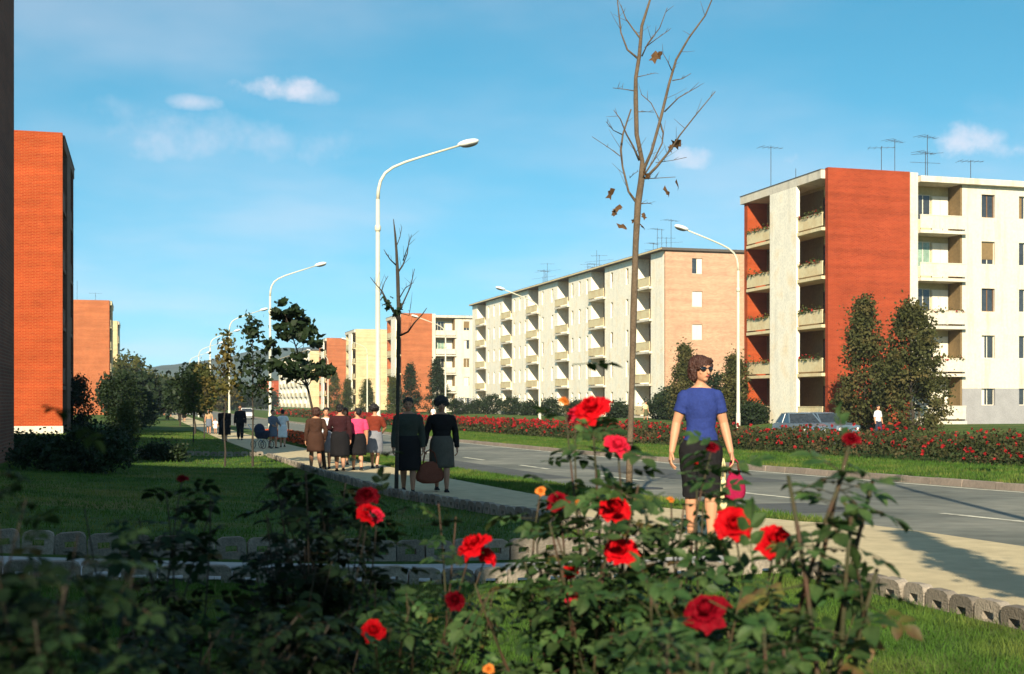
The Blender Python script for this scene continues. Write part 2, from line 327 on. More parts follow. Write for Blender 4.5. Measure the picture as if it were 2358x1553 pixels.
XS = [-3000, -800, -300, -120, -60, -30, -20, -14]+np.arange(-10, 7.4, .5).tolist()+[7.42, 7.5, 7.57, 7.65, 7.72]+np.arange(8.2, 15, 1.).tolist()+[15.0, 15.02]+np.arange(16, 28.6, 1.).tolist()+[28.6, 28.62]+np.arange(29.6, 35.5, 1.5).tolist()+[35.6, 35.62]+np.arange(36, 42, .5).tolist()+[44, 50, 60, 90, 150, 400, 1000, 3000]
def make_ground():
    mb = MB(); n = len(XS)
    for y in YS:
        for x in XS: mb.v.append((x, y, gz(x, y)))
    for j in range(len(YS)-1):
        for i in range(n-1): mb.f.append((j*n+i, j*n+i+1, (j+1)*n+i+1, (j+1)*n+i)); mb.m.append(0)
    tag(mb.build('ground', M['grass'], smooth=True), 'grass-covered ground and lawns around the avenue', kind='structure')
make_ground()
YR = [y for y in YS if -30 <= y <= 700]
strip('road', 7.74, 14.99, YR, .004, M['asphalt'], 6, label='grey asphalt avenue with broken centre line beside the footway')
strip('far_road', 28.64, 35.58, YR, .004, M['asphalt'], 5, label='second carriageway beyond the bed of red roses')
def xr(y): return 6.0 if y > 19 else (7.76 if y < 12.0 else (lerp(7.76, 7.0, (y-12.0)/.6) if y < 12.6 else lerp(7.0, 6.0, (y-12.6)/6.4)))
yf = sorted(set([y for y in YR]+np.arange(10, 22, .25).tolist()))
strip('footway', lambda y: xl(y), xr, yf, .012, M['pave'], 30, label='pale sandy footway running along the grass verge')
strip('cross_path', lambda y: -9.0, lambda y: xl(y)-.01, np.arange(8.66, 10.01, .27).tolist(), .009, M['path'], 26, label='narrow paved path crossing the lawn between two rows of edging')
def markings():
    for y0 in list(np.arange(12.2-26.4, 130, 6.6)):
        a, b = y0, y0+2.6
        strip('lane_marking', 10.14, 10.27, [a, (a+b)/2, b], .009, M['paint'], 2, label='white dash of the broken centre line on the avenue')
    strip('edge_line', 14.62, 14.74, [y for y in YR if y < 160], .009, M['paint'], 2, label='thin white line painted along the far kerb')
markings()
def repairs():
    for x0, x1, y0, y1, lab in [(8.4, 9.7, 15.5, 17.6, 'dark tarred patch in the near lane below the right dash'), (11.2, 13.1, 24, 33, 'long darker strip of relaid asphalt in the far lane'), (8.0, 9.3, 27, 40, 'relaid strip of asphalt along the near edge of the avenue')]:
        tag(strip('road_patch', x0, x1, np.linspace(y0, y1, 8).tolist(), .007, M['patch'], 3), lab)
    x, y = 9.1, 22.5; mb = MB(); mb.loft([ering_((x*0, 0, z), .33, 24) for z in (.0, .012)]); r = mb.build('manhole_cover', M['iron'], None, False, (x, y, gz(x, y)+.004)); tag(r, 'round iron manhole cover in the near lane of the avenue', 'manhole cover')
def ering_(c, r, n): return [(c[0]+r*math.cos(2*math.pi*j/n), c[1]+r*math.sin(2*math.pi*j/n), c[2]) for j in range(n)]
repairs()
def make_hills():
    mb = MB(); n = 90
    def ridge(name, label, d, prof, jag, seed):
        r = random.Random(seed); mb = MB(); cols = []
        for i in range(160):
            px = -900+i*26
            top = np.interp(px, [p[0] for p in prof], [p[1] for p in prof])
            top -= jag*(r.random()-.3)
            e = ray(px, top, d); hgt = e.z
            cols.append([ray(px, HYP, d*k).xy.to_tuple()+(z,) for k, z in ((.72, -1.), (.80, hgt*.35), (.9, hgt*.75), (1, hgt), (1.25, -2))])
        for c in cols: mb.v += c
        for i in range(len(cols)-1):
            for j in range(4): mb.f.append((i*5+j, (i+1)*5+j, (i+1)*5+j+1, i*5+j+1)); mb.m.append(0)
        tag(mb.build(name, M['hill'], smooth=True), label, kind='structure')
    ridge('hill', 'blue-green wooded ridge at the far end of the avenue', 1500, [(-900, 880), (250, 862), (360, 846), (470, 835), (560, 815), (640, 803), (800, 800), (1200, 830), (1800, 850), (3000, 880)], 5, 3)
make_hills()

# thin air between here and the ridge
def haze():
    mb = MB(); mb.box(-2900, -380, -3, 2900, 1960, 85); m = bpy.data.materials.new('air'); m.use_nodes = True; nt = m.node_tree; nt.nodes.remove(nt.nodes['Principled BSDF'])
    v = nt.nodes.new('ShaderNodeVolumePrincipled'); v.inputs['Color'].default_value = (.8, .88, 1, 1); v.inputs['Density'].default_value = .0002; nt.links.new(v.outputs[0], nt.nodes['Material Output'].inputs['Volume'])
    tag(mb.build('haze', m), 'thin blue haze over the far end of the avenue', kind='stuff')
haze()

# edging of scalloped concrete blocks with a slot in each, one object per block
def edging_mesh(w=.222, h=.17, t=.075):
    out = [(-w/2, -.06), (0, -.06), (w/2, -.06), (w/2, .03), (w/2, h-.045), (w/2-.014, h-.014), (w/2-.045, h), (0, h), (-w/2+.045, h), (-w/2+.014, h-.014), (-w/2, h-.045), (-w/2, .03)]
    a, z0, z1 = .045, .055, .105
    inn = [(-a, z0), (0, z0), (a, z0), (a, (z0+z1)/2), (a, z1-.006), (a-.002, z1-.002), (a-.006, z1), (0, z1), (-a+.006, z1), (-a+.002, z1-.002), (-a, z1-.006), (-a, (z0+z1)/2)]
    mb = MB(); n = 12
    for y in (-t/2, t/2):
        for x, z in out: mb.v.append((x, y, z))
        for x, z in inn: mb.v.append((x, y, z))
    O0, I0, O1, I1 = 0, n, 2*n, 3*n
    for j in range(n):
        k = (j+1) % n
        for f in ((O0+j, O0+k, I0+k, I0+j), (O1+k, O1+j, I1+j, I1+k), (O0+k, O0+j, O1+j, O1+k), (I0+j, I0+k, I1+k, I1+j)): mb.f.append(f); mb.m.append(0)
    return mb.mesh('edging_block', M['edging'])
EDG = edging_mesh()
def edging_row(label, pts, step=.232, sink=.0):
    root = tag(bpy.data.objects.new('kerb_edging', None), label, kind='structure'); COL.objects.link(root)
    root.location = (pts[0][0], pts[0][1], gz(*pts[0]))
    for (x0, y0), (x1, y1) in zip(pts, pts[1:]):
        L_ = math.hypot(x1-x0, y1-y0); n = max(1, int(L_/step)); a = math.atan2(y1-y0, x1-x0)
        for i in range(n):
            t = (i+.5)/n; x, y = lerp(x0, x1, t), lerp(y0, y1, t)
            o = link('edging_block', EDG, root, Vector((x, y, gz(x, y)-sink+random.uniform(-.012, .006)))-root.location)
            o.rotation_euler = (random.gauss(0, .05), random.gauss(0, .03), a+random.gauss(0, .04))
edging_row('slotted concrete edging on the near side of the narrow cross path', [(-3.2, 8.60), (4.55, 8.60)], sink=.055)
edging_row('slotted concrete edging on the far side of the narrow cross path', [(-3.2, 10.06), (4.50, 10.06)])
edging_row('scalloped concrete edging between the near right lawn and the sunlit footway', [(4.62, 3.2), (4.62, 8.5)], sink=.045)
edging_row('scalloped edging along the shaded lawn side of the footway', [(xl(y)-.05, y) for y in np.arange(10.2, 42, 1.6)], sink=.03)
edging_row('sunlit pale edging across the lawn behind the saplings', [(-3.0, 41.6), (3.7, 41.6)], sink=.02)
def far_kerb():
    root = tag(bpy.data.objects.new('kerb', None), 'raised stone kerb on the far side of the avenue', kind='structure'); COL.objects.link(root); root.location = (15.0, 10, gz(15.1, 10))
    ys = np.arange(10, 250, 1.)
    for i, y in enumerate(ys):
        if y >= 90: break
        mb = MB(); z0, z1 = gz(15.1, y), gz(15.1, y+1); b = root.location.z; dx = random.uniform(-.012, .012); dz = random.uniform(.015, .03)
        mb.hexa([(-.07+dx, y-10+.012, z0-b-.14), (.10+dx, y-10+.012, z0-b-.14), (.10+dx, y-10+.988, z1-b-.14), (-.07+dx, y-10+.988, z1-b-.14), (-.05+dx, y-10+.012, z0-b+dz), (.10+dx, y-10+.012, z0-b+dz), (.10+dx, y-10+.988, z1-b+dz), (-.05+dx, y-10+.988, z1-b+dz)])
        mb.build('kerb_stone', M['kerb'], root)
    mb = MB(); b = root.location.z
    for y in range(90, 400, 10):
        z0, z1 = gz(15.1, y), gz(15.1, y+10)
        mb.hexa([(-.06, y-10, z0-b-.14), (.10, y-10, z0-b-.14), (.10, y, z1-b-.14), (-.06, y, z1-b-.14), (-.05, y-10, z0-b+.02), (.10, y-10, z0-b+.02), (.10, y, z1-b+.02), (-.05, y, z1-b+.02)])
    o = mb.build('kerb_run', M['kerb'], root); o['kind'] = 'stuff'
far_kerb()

# ------------------------------------------------------------------ buildings
FH = 3.05; NF = 5
def fl(k): return .2+FH*k
class Bld:
    """helper that adds parts to a building; mx mirrors x so that one plan serves both sides of the avenue"""
    def __init__(s, name, label, X, Y, mx=1, cat='building', group=None, dz=0.):
        s.z = min(gz(X, Y), gz(X+mx*6, Y))+dz
        s.r = thing(name, label, cat, (X, Y, s.z), 0, group); s.mx = mx
    def part(s, name, m, boxes, parent=None, label=None):
        mb = MB()
        for b in boxes: mb.box(s.mx*b[0], b[1], b[2], s.mx*b[3], b[4], b[5])
        o = mb.build(name, m, parent or s.r)
        if label: o['label'] = label
        return o
    def wall(s, name, m, axis, a0, a1, z0, z1, t0, t1, holes):
        A = sorted({a0, a1}|{h[0] for h in holes}|{h[1] for h in holes}); Z = sorted({z0, z1}|{h[2] for h in holes}|{h[3] for h in holes})
        bx = []
        for i in range(len(A)-1):
            run = None
            for j in range(len(Z)-1):
                ca, cz = (A[i]+A[i+1])/2, (Z[j]+Z[j+1])/2
                if any(h[0] < ca < h[1] and h[2] < cz < h[3] for h in holes):
                    if run: bx.append((A[i], A[i+1], *run)); run = None
                else: run = (run[0], Z[j+1]) if run else (Z[j], Z[j+1])
            if run: bx.append((A[i], A[i+1], *run))
        return s.part(name, m, [((p, t0, c, q, t1, d) if axis == 'x' else (t0, p, c, t1, q, d)) for p, q, c, d in bx])
    def window(s, axis, a0, a1, z0, z1, t, style='plain', pane=True, name='window'):
        f = .05; fr = M['frame'] if style != 'brown' else M['brownframe']
        e = .004
        bars = [(a0+e, a0+f, z0+e, z1-e), (a1-f, a1-e, z0+e, z1-e), (a0+f, a1-f, z0+e, z0+f), (a0+f, a1-f, z1-f, z1-e)]
        w = a1-a0; nm = 1 if w < 1.3 else max(1, round(w/.65)-1)
        if w > .6:
            for i in range(nm):
                c = a0+w*(i+1)/(nm+1); bars.append((c-.03, c+.03, z0+f, z1-f))
        o = s.part(name, fr, [((p, t, c, q, t+.06, d) if axis == 'x' else (t, p, c, t+.06, q, d)) for p, q, c, d in bars])
        if style == 'roller':
            zz = z1-(z1-z0)*random.uniform(.55, .8)
            b = (a0+f, t-.02, zz, a1-f, t-.005, z1-f) if axis == 'x' else (t-.02, a0+f, zz, t-.005, a1-f, z1-f)
            s.part('roller_blind', M['recess'], [b], o)
        if style == 'curtain':
            q = random.choice([.3, .45, .9]); b = (a0+f, t+.008, z0+f, a0+f+(w-2*f)*q, t+.017, z1-f) if axis == 'x' else (t+.008, a0+f, z0+f, t+.017, a0+f+(w-2*f)*q, z1-f)
            s.part('curtain', M['shutter' if random.random() < .6 else 'recess'], [b], o)
        if style in ('shutter', 'halfshutter'):
            c = (a0+a1)/2; sp = [(a0+f, c-.02), (c+.02, a1-f)]
            if style == 'halfshutter': sp = sp[1:]
            for p, q in sp:
                b = (p, t-.03, z0+f, q, t-.004, z1-f) if axis == 'x' else (t-.03, p, z0+f, t-.004, q, z1-f)
                s.part('shutter', M['shutter'], [b], o)
        if pane:
            b = (a0+f*.5, t+.02, z0+f*.5, a1-f*.5, t+.04, z1-f*.5) if axis == 'x' else (t+.02, a0+f*.5, z0+f*.5, t+.04, a1-f*.5, z1-f*.5)
            s.part('pane', M['glass_green'] if style == 'green' else M['glass'], [b], o)
        return o
    def antenna(s, x, y, z, hgt, kind=0, rot=0.):
        mb = MB(); x *= s.mx
        mb.tube([(x, y, z), (x, y, z+hgt)], .022, 5)
        c, d = math.cos(rot), math.sin(rot)
        if kind != 2:
            mb.tube([(x-c*.9, y-d*.9, z+hgt*.96), (x+c*.9, y+d*.9, z+hgt*.96)], .014, 4)
            for i in range(5):
                t = -.8+i*.4; l = .55-.07*i
                mb.tube([(x+c*t-d*l, y+d*t+c*l, z+hgt*.96), (x+c*t+d*l, y+d*t-c*l, z+hgt*.96)], .011, 4)
        if kind == 1:
            mb.tube([(x-c*1.6, y-d*1.6, z+hgt*.6), (x+c*1.6, y+d*1.6, z+hgt*.72)], .014, 4)
        mb.build('antenna', M['iron'], s.r)
def balcony_plants(b, axis, a0, a1, t, z, n, rnd):
    C = np.array([(rnd.uniform(a0, a1), t+rnd.uniform(-.12, .05), z+abs(rnd.gauss(0, .16))-.12) for _ in range(n)])
    if axis == 'y': C = C[:, [1, 0, 2]]
    C[:, 0] *= b.mx
    q = leafquads(C, .17)
    mi = (np.array([rnd.random() for _ in range(n)]) < .16).astype(int)
    link('balcony_plants', polys('balcony_plants', q, [M['leaf_mid'], M['bed_red']], mi), b.r)['kind'] = 'stuff'

def perp_block(name, label, X, Y, mx, D, LX, brick, side, seed, pane=True, plants=0, ants=(), bp=5.1, pier='white', proud=.3, dz=0.):
    """slab with its end to the avenue: blank brick panel, white pilaster, loggia bay, then a windowed wall; more loggias on the end"""
    b = Bld(name, label, X, Y, mx, dz=dz); r = random.Random(seed); H = fl(NF)
    b.part('brick_panel', brick, [(0, 0, -.6, bp, .35, H+.65)])
    b.part('pilaster', M['white'], [(bp+.003, -.06, -.6, bp+.56, .9, H+.6)])
    x1, x2 = bp+.56, bp+3.86
    b.part('wall', M['loggia'], [(1.4, 1.3, -.6, LX, D, H)])
    # front wall with its window columns
    cols = [c for c in np.arange(x2+1.46, LX-1.3, 2.85)]
    holes = [(c, c+1.02, fl(k)+1.0, fl(k)+2.5) for c in cols for k in range(NF)]
    b.wall('front_wall', M['white'], 'x', x2, LX, 2.3, H, .0, 1.297, [h for h in holes if h[2] > 2.3])
    b.wall('plinth', M['plinth'], 'x', x2-.0, LX, -.6, 2.297, -.012, 1.297, [(h[0], h[1], h[2], min(h[3], 2.297)) for h in holes if h[2] < 2.3])  # lower part of the front wall is plain grey
    for h in holes: b.window('x', *h, .16, r.choice(['brown', 'curtain', 'roller', 'plain', 'curtain']), pane)
    # loggia bay on the front
    for k in range(NF):
        z = fl(k); zt = fl(k+1)-.2 if k < NF-1 else H
        b.part('balcony_slab', M['white'], [(x1+.003, -.35, z-.2, x2+.12, 1.297, z)])
        ra = b.part('balcony_railing', M['white'], [(x1+.01, -.31, z+.12, x2+.06, -.27, z+.92), (x1+.01, -.33, z+.922, x2+.09, -.24, z+.98)])
        for i in range(5):
            xx = x1+.06+(x2-x1-.06)*i/4; b.part('railing_post', M['iron'], [(xx-.015, -.265, z, xx+.015, -.24, z+.92)], ra)
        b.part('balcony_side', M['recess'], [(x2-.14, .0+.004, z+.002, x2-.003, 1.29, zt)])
        b.window('x', x1+.05, x1+1.75, z+.85, z+2.5, 1.2, 'green' if k == 3 else 'plain', pane)
        b.part('window_apron', M['cream'], [(x1+.05, 1.22, z+.004, x1+1.75, 1.295, z+.84)])
        b.window('x', x1+1.85, x2-.2, z+.05, z+2.45, 1.21, 'shutter', False, 'door')
    # loggias on the end facing the avenue
    y1, y2, y3 = D*.308, D*.633, D*.955
    pm = M['ivory' if pier == 'white' else pier]
    b.part('pilaster', pm, [(-proud, y1, -.6, -proud+.24, y2, H-.002)])
    b.part('brick_fin', side, [(-proud*.5, y3, -.6, 1.397, D+.003, H+.3)])
    for k in range(NF):
        z = fl(k)
        b.part('balcony_slab', M['cream'], [(-proud+.243, y1, z-.2, 1.397, y2, z)])
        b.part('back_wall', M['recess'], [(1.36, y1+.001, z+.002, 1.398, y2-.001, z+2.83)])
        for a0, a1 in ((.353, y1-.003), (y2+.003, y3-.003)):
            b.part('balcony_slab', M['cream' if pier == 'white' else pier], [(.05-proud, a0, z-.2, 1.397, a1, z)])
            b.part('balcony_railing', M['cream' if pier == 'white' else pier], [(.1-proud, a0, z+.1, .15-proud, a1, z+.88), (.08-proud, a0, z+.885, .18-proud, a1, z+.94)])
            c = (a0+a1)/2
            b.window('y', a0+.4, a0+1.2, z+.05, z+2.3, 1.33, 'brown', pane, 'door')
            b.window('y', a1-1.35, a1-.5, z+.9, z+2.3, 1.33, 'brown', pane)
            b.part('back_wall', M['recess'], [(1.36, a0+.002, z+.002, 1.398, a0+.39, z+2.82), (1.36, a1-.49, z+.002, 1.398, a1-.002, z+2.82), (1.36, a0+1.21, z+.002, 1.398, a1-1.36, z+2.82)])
            if plants and k: balcony_plants(b, 'y', a0+.1, a1-.1, -.2, z+.95, plants, r)
        if plants and k in (1, 2): balcony_plants(b, 'x', x1+.1, x2-.1, -.3, z+.98, plants, r)
    b.part('roof', M[pier], [(-proud, .353, H+.003, bp+.54, D+.35, H+.54), (bp+.57, -.38, H+.003, LX+.2, D+.3, H+.38)])
    b.part('parapet_cap', M['roof'], [(-proud-.03, .36, H+.543, bp+.5, D+.38, H+.59), (bp+.57, -.1, H+.383, LX+.1, D+.2, H+.43)])
    for i, (x, y, h_, kd) in enumerate(ants): b.antenna(x, y, H+.47, h_, kd, r.uniform(-.5, .5))
    return b
def long_block(name, label, X, Y, bays, LX, endmat, seed, pane=True, endwin=2.66, ants=()):
    """slab along the avenue: windowed wall bays alternate with loggias; bays are (kind, y0, y1, window columns)"""
    b = Bld(name, label, X, Y); r = random.Random(seed); H = fl(NF); Ltot = bays[-1][2]
    eh = [(endwin, endwin+1.05, fl(k)+.95, fl(k)+2.4) for k in range(NF)]
    b.wall('end_wall', endmat, 'x', 0.003, LX, -.6, H-.02, 0, .3, eh)
    for k, h in enumerate(eh): b.window('x', *h, .12, ['shutter', 'plain', 'shutter', 'shutter', 'halfshutter'][k], pane)
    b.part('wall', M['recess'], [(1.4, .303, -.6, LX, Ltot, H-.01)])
    for kind, y0, y1, nw in bays:
        y0 = max(y0, .303) if kind == 'wall' and y0 < .3 else y0
        if kind == 'wall':
            w = y1-y0; holes = []
            for i in range(nw):
                c = y0+w*(i+.5)/nw+(.1 if nw == 2 else 0)
                holes += [(c-.33, c+.33, fl(k)+.75, fl(k)+2.35) for k in range(NF)]
            b.wall('facade_wall', M['ivory'], 'y', y0+.002, y1-.002, -.6, H, -.02, 1.397, holes)
            for h in holes: b.window('y', *h, .12, r.choice(['plain', 'roller', 'curtain', 'plain']), pane)
        else:
            for k in range(NF):
                z = fl(k)
                b.part('balcony_slab', M['white'], [(-.3, y0-.3, z-.2, -.023, y1+.3, z), (-.023, y0+.001, z-.2, 1.397, y1-.001, z)])
                b.part('balcony_railing', M['cream'], [(-.27, y0-.25, z+.1, -.22, y1+.25, z+.85), (-.29, y0-.25, z+.855, -.2, y1+.25, z+.92)])
                b.window('y', y0+.3, y1-.35, z+.05, z+2.35, 1.3, 'brown', pane, 'door')
    b.part('roof', M['roof'], [(-.45, -.25, H+.003, LX+.2, Ltot+.3, H+.24)])
    b.part('roof_fascia', M['cream'], [(-.47, -.26, H+.06, -.455, Ltot+.3, H+.2)])
    for i, (x, y, h_, kd) in enumerate(ants): b.antenna(x, y, H+.24, h_, kd, r.uniform(-.6, .6))
    return b

perp_block('apartment_block', 'red brick fronted apartment block with loggias nearest on the right, two conifers before it', 41.1, 71.4, 1, 11.3, 22, M['brick_red'], M['brick'], 1, plants=110, bp=5.84,
           ants=[(1.0, 9.5, 3.4, 0), (9.0, 3, 2.2, 1), (3.2, 10, 2.0, 2), (8.6, 6, 3.6, 0), (10.5, 5, 3.8, 1), (6.3, 4, 2.6, 0), (12.5, 3, 1.8, 0)])
def px_bays(X, Y0, cuts):
    ys = [onx(p, X)-Y0 for p in cuts['px']]; ys[0] = 0
    return [(k, a, b_, n) for (k, n), a, b_ in zip(cuts['k'], ys, ys[1:])]
cuts = dict(px=[1532, 1499, 1464, 1393, 1361.6, 1310, 1284, 1240, 1216.6, 1179, 1158, 1119, 1099, 1088],
            k=[('wall', 0), ('loggia', 0), ('wall', 2), ('loggia', 0), ('wall', 3), ('loggia', 0), ('wall', 2), ('loggia', 0), ('wall', 3), ('loggia', 0), ('wall', 3), ('loggia', 0), ('wall', 0)])
Y2 = onx(1532, 46.0)
long_block('apartment_block', 'long cream apartment block with rows of loggias and a pale brick end wall', 46.0, Y2, px_bays(46.0, Y2, cuts), 11.5, M['brick_pale'], 2,
           ants=[(1+i*.83 % 5, 1+i*3.1, random.uniform(1.2, 3.4), i % 3) for i in range(19)])
perp_block('apartment_block', 'brick and cream block showing behind the bare dark tree, beyond the long cream block', 40.3, 205, 1, 12, 26, M['brick_tan'], M['brick_tan'], 3)
perp_block('apartment_block', 'pale cream brick block with balconies behind the sunlit lamp pole', 40.5, 252.7, 1, 12, 24, M['brick_cream'], M['brick_cream'], 4, pane=False, bp=6.2)
perp_block('apartment_block', 'plain orange brick block right of the dark maple crown', 39.6, 288, 1, 12, 24, M['brick_tan'], M['brick_tan'], 5, pane=False)
bays6 = []; y = 0
for i in range(7):
    bays6 += [('wall', y, y+6.5, 2), ('loggia', y+6.5, y+11, 0)]; y += 11
bays6 += [('wall', y, y+5, 0)]
long_block('apartment_block', 'distant cream ribbed block with tall white piers behind the dark maple', 43.0, 346, bays6, 11.5, M['brick_cream'], 6, pane=False)
def low_red():
    b = Bld('brick_house', 'low red brick house far off beyond the white ribbed block', 41.0, 452); H = 9
    holes = [(c, c+1.0, z, z+1.4) for c in (1.5, 4.5, 7.5) for z in (1.2, 4.2, 7.0)]
    b.wall('wall', M['brick'], 'x', 0, 10, -.5, H, 0, .4, holes); b.part('side_wall', M['brick'], [(0.003, .403, -.5, 10, 24, H)])
    for h in holes: b.window('x', *h, .15, 'plain', False)
    b.part('roof', M['roof'], [(-.3, -.3, H+.003, 10.3, 24.3, H+.3)])
low_red()
perp_block('apartment_block', 'tall blank orange brick end wall of the block nearest on the left', -3.95, 68.8, -1, 10, 20, M['brick'], M['brick_dark'], 7, pane=False, bp=6.5, pier='side_shade', proud=.06, dz=-.8).part('plinth', M['white'], [(-.03, -.07, -.3, 6.6, -.003, 1.2)])  # dark render and fin brick carry the unlit side's shade in their colour
perp_block('apartment_block', 'orange brick block beyond the left one, above the dark bushes', -4.6, 188.7, -1, 12, 24, M['brick_tan'], M['brick_tan'], 8, pane=False, pier='cream', ants=[(4.4, 2, 3.0, 2), (2, 4, 1.5, 0)])
perp_block('apartment_block', 'cream block just showing past the far orange brick block on the left', -4.4, 236, -1, 12, 24, M['brick_cream'], M['brick_cream'], 9, pane=False, bp=5.0)
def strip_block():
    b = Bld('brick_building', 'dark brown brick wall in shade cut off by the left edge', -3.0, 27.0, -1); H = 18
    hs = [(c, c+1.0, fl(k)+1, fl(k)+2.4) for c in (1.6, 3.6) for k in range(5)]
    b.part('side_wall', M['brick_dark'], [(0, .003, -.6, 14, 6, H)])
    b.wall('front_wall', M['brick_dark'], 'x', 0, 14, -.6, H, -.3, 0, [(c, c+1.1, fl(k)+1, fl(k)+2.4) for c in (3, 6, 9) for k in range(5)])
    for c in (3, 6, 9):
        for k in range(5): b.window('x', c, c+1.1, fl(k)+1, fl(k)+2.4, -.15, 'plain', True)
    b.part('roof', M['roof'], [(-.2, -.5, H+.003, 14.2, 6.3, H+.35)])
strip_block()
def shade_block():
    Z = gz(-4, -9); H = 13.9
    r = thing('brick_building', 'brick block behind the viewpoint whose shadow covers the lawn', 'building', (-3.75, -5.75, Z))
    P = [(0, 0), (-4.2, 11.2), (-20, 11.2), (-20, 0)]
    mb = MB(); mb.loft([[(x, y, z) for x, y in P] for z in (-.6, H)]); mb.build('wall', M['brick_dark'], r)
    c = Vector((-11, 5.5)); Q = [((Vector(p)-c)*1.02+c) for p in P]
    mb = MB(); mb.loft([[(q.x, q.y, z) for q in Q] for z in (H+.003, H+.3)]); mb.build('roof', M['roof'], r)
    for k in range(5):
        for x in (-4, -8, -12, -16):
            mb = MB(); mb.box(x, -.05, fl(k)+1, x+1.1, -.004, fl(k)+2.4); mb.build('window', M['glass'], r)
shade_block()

# ------------------------------------------------------------------ street lamps
def make_lamp():
    r = thing('street_lamp', 'street lamp', 'street lamp')
    mb = MB(); mb.tube([(0, 0, -.3), (0, 0, 0.), (0, 0, 1.3), (0, 0, 1.32), (0, 0, 5.2), (0, 0, 8.3)], [.11, .11, .105, .085, .075, .06], 14); mb.build('pole', M['pole'], r, True)
    mb = MB(); mb.tube([(0, 0, 7.25), (0, 0, 7.3), (0, 0, 7.42), (0, 0, 7.47)], [.068, .1, .1, .068], 14); mb.build('collar', M['pole'], r, True)
    pts = [(0, 0, 8.28), (.02, 0, 8.6), (.09, 0, 8.9), (.24, 0, 9.16), (.5, 0, 9.36), (.9, 0, 9.55), (1.5, 0, 9.77), (2.75, 0, 10.2)]
    mb = MB(); mb.tube(pts, [.058, .055, .05, .047, .043, .04, .036, .034], 12); mb.build('arm', M['pole'], r, True)
    rot = Euler((0, -.25, 0))
    mb = MB(); mb.ell((3.02, 0, 10.30), (.38, .17, .115), rot, 20, 11); hd = mb.build('lamp_head', M['lamp_white'], r, True)
    mb = MB(); mb.ell((3.06, 0, 10.255), (.31, .145, .10), rot, 18, 9); mb.build('lamp_glass', M['lamp_glass'], hd, True)
    return r
lamp = make_lamp()
def lamps():
    first = True
    names = ['tall cream street lamp with curved arm rising behind the walking group', 'street lamp rising beside the dark maple crown', 'street lamp standing just beyond the turning yellow tree', 'fourth street lamp along the verge, thin against the sky', 'fifth and faintest street lamp along the verge', 'farthest verge street lamp, a thin line above the distant trees']
    spots = [(7.3, onx(870, 7.3), 0, names[0]), (7.3, onx(622, 7.3), 0, names[1]), (7.3, onx(528, 7.3), 0, names[2]), (7.3, onx(484, 7.3), 0, names[3]), (7.3, 181, 0, names[4]), (7.3, 217, 0, names[5]),
             (7.3, 5.9, 0, 'nearest verge lamp standing out of view, its shadow lying across the road'),
             (28.1, onx(1700, 28.1), math.pi, 'street lamp in front of the red brick block with its arm over the long block'),
             (28.1, onx(1243, 28.1), math.pi, 'street lamp before the middle of the long cream block'),
             (28.1, onx(1026, 28.1), math.pi, 'street lamp against the cream facade left of the long block'),
             (28.1, 166, math.pi, 'small far street lamp on the central strip beyond the bare dark tree'),
             (28.1, 203, math.pi, 'smallest street lamp on the central strip before the ribbed block')]
    for i, (x, y, rz, lab) in enumerate(spots):
        o = lamp if i == 0 else copy_tree(lamp)
        o.location = (x, y, gz(x, y)); o.rotation_euler = (0, 0, rz); tag(o, lab, 'street lamp', 'street lamps lining the avenue')
lamps()
# ------------------------------------------------------------------ trees and shrubs
def limb(p0, p1, r0, r1, n, rd, bend=.12):
    p0, p1 = Vector(p0), Vector(p1); L_ = (p1-p0).length; o = Vector((rd.gauss(0, 1), rd.gauss(0, 1), rd.gauss(0, .5)))*L_*bend
    pts = [p0.lerp(p1, i/n)+o*math.sin(math.pi*i/n) for i in range(n+1)]
    return pts, [lerp(r0, r1, i/n) for i in range(n+1)]
def leafy_tree(name, label, cat, X, Y, hgt, crown_z0, prof, rad, nclump, per, leaf, mcrown, mtrunk='bark_dark', seed=0, trunk_r=.06, lean=(0, 0), clump=.28, flat=1., group=None, z=None):
    """trunk with limbs plus a crown of leaf clumps inside the envelope prof(t) * rad, t from 0 at crown_z0 to 1 at the top"""
    rd = random.Random(seed); g = np.random.default_rng(seed)
    r = thing(name, label, cat, (X, Y, (gz(X, Y) if z is None else z)), 0, group)
    top = Vector((lean[0], lean[1], hgt*.93)); mb = MB()
    pts = [Vector((0, 0, -.2))]+[Vector((lean[0]*t**1.3, lean[1]*t**1.3, hgt*.93*t))+Vector((rd.gauss(0, 1), rd.gauss(0, 1), 0))*hgt*.006*(1 if 0 < t < 1 else 0) for t in np.linspace(0, 1, 9)]
    mb.tube(pts, [trunk_r*1.3, trunk_r*1.15]+[trunk_r*(1-.8*t) for t in np.linspace(.1, 1, 8)], 9)
    def axis(zv): t = zv/(hgt*.93); return Vector((lean[0]*max(t, 0)**1.3, lean[1]*max(t, 0)**1.3, zv))
    C = []
    for i in range(nclump):
        t = rd.random()**.9; zz = crown_z0+(hgt-crown_z0)*t; rr = rad*prof(t)*math.sqrt(rd.uniform(.12, 1)); a = rd.uniform(0, 2*math.pi)
        c = axis(zz)+Vector((rr*math.cos(a), rr*math.sin(a), 0)); s = clump*rd.uniform(.6, 1.3)
        C.append(np.array(c)+g.normal(size=(per, 3))*np.array([s, s, s*flat])*.5)
        if i % 3 == 0 and rr > .12*rad:
            z0 = max(crown_z0*.9, zz-rr*.8); pp, rr_ = limb(axis(z0), c, trunk_r*.35*(1.1-t), trunk_r*.08, 4, rd); mb.tube(pp, rr_, 5)
    mb.build('trunk', M[mtrunk], r, True)
    C = np.concatenate(C)
    C = C[C[:, 2] > .02]
    link('crown', polys('crown', leafquads(C, leaf, asp=.7, g=g), M[mcrown]), r)
    return r
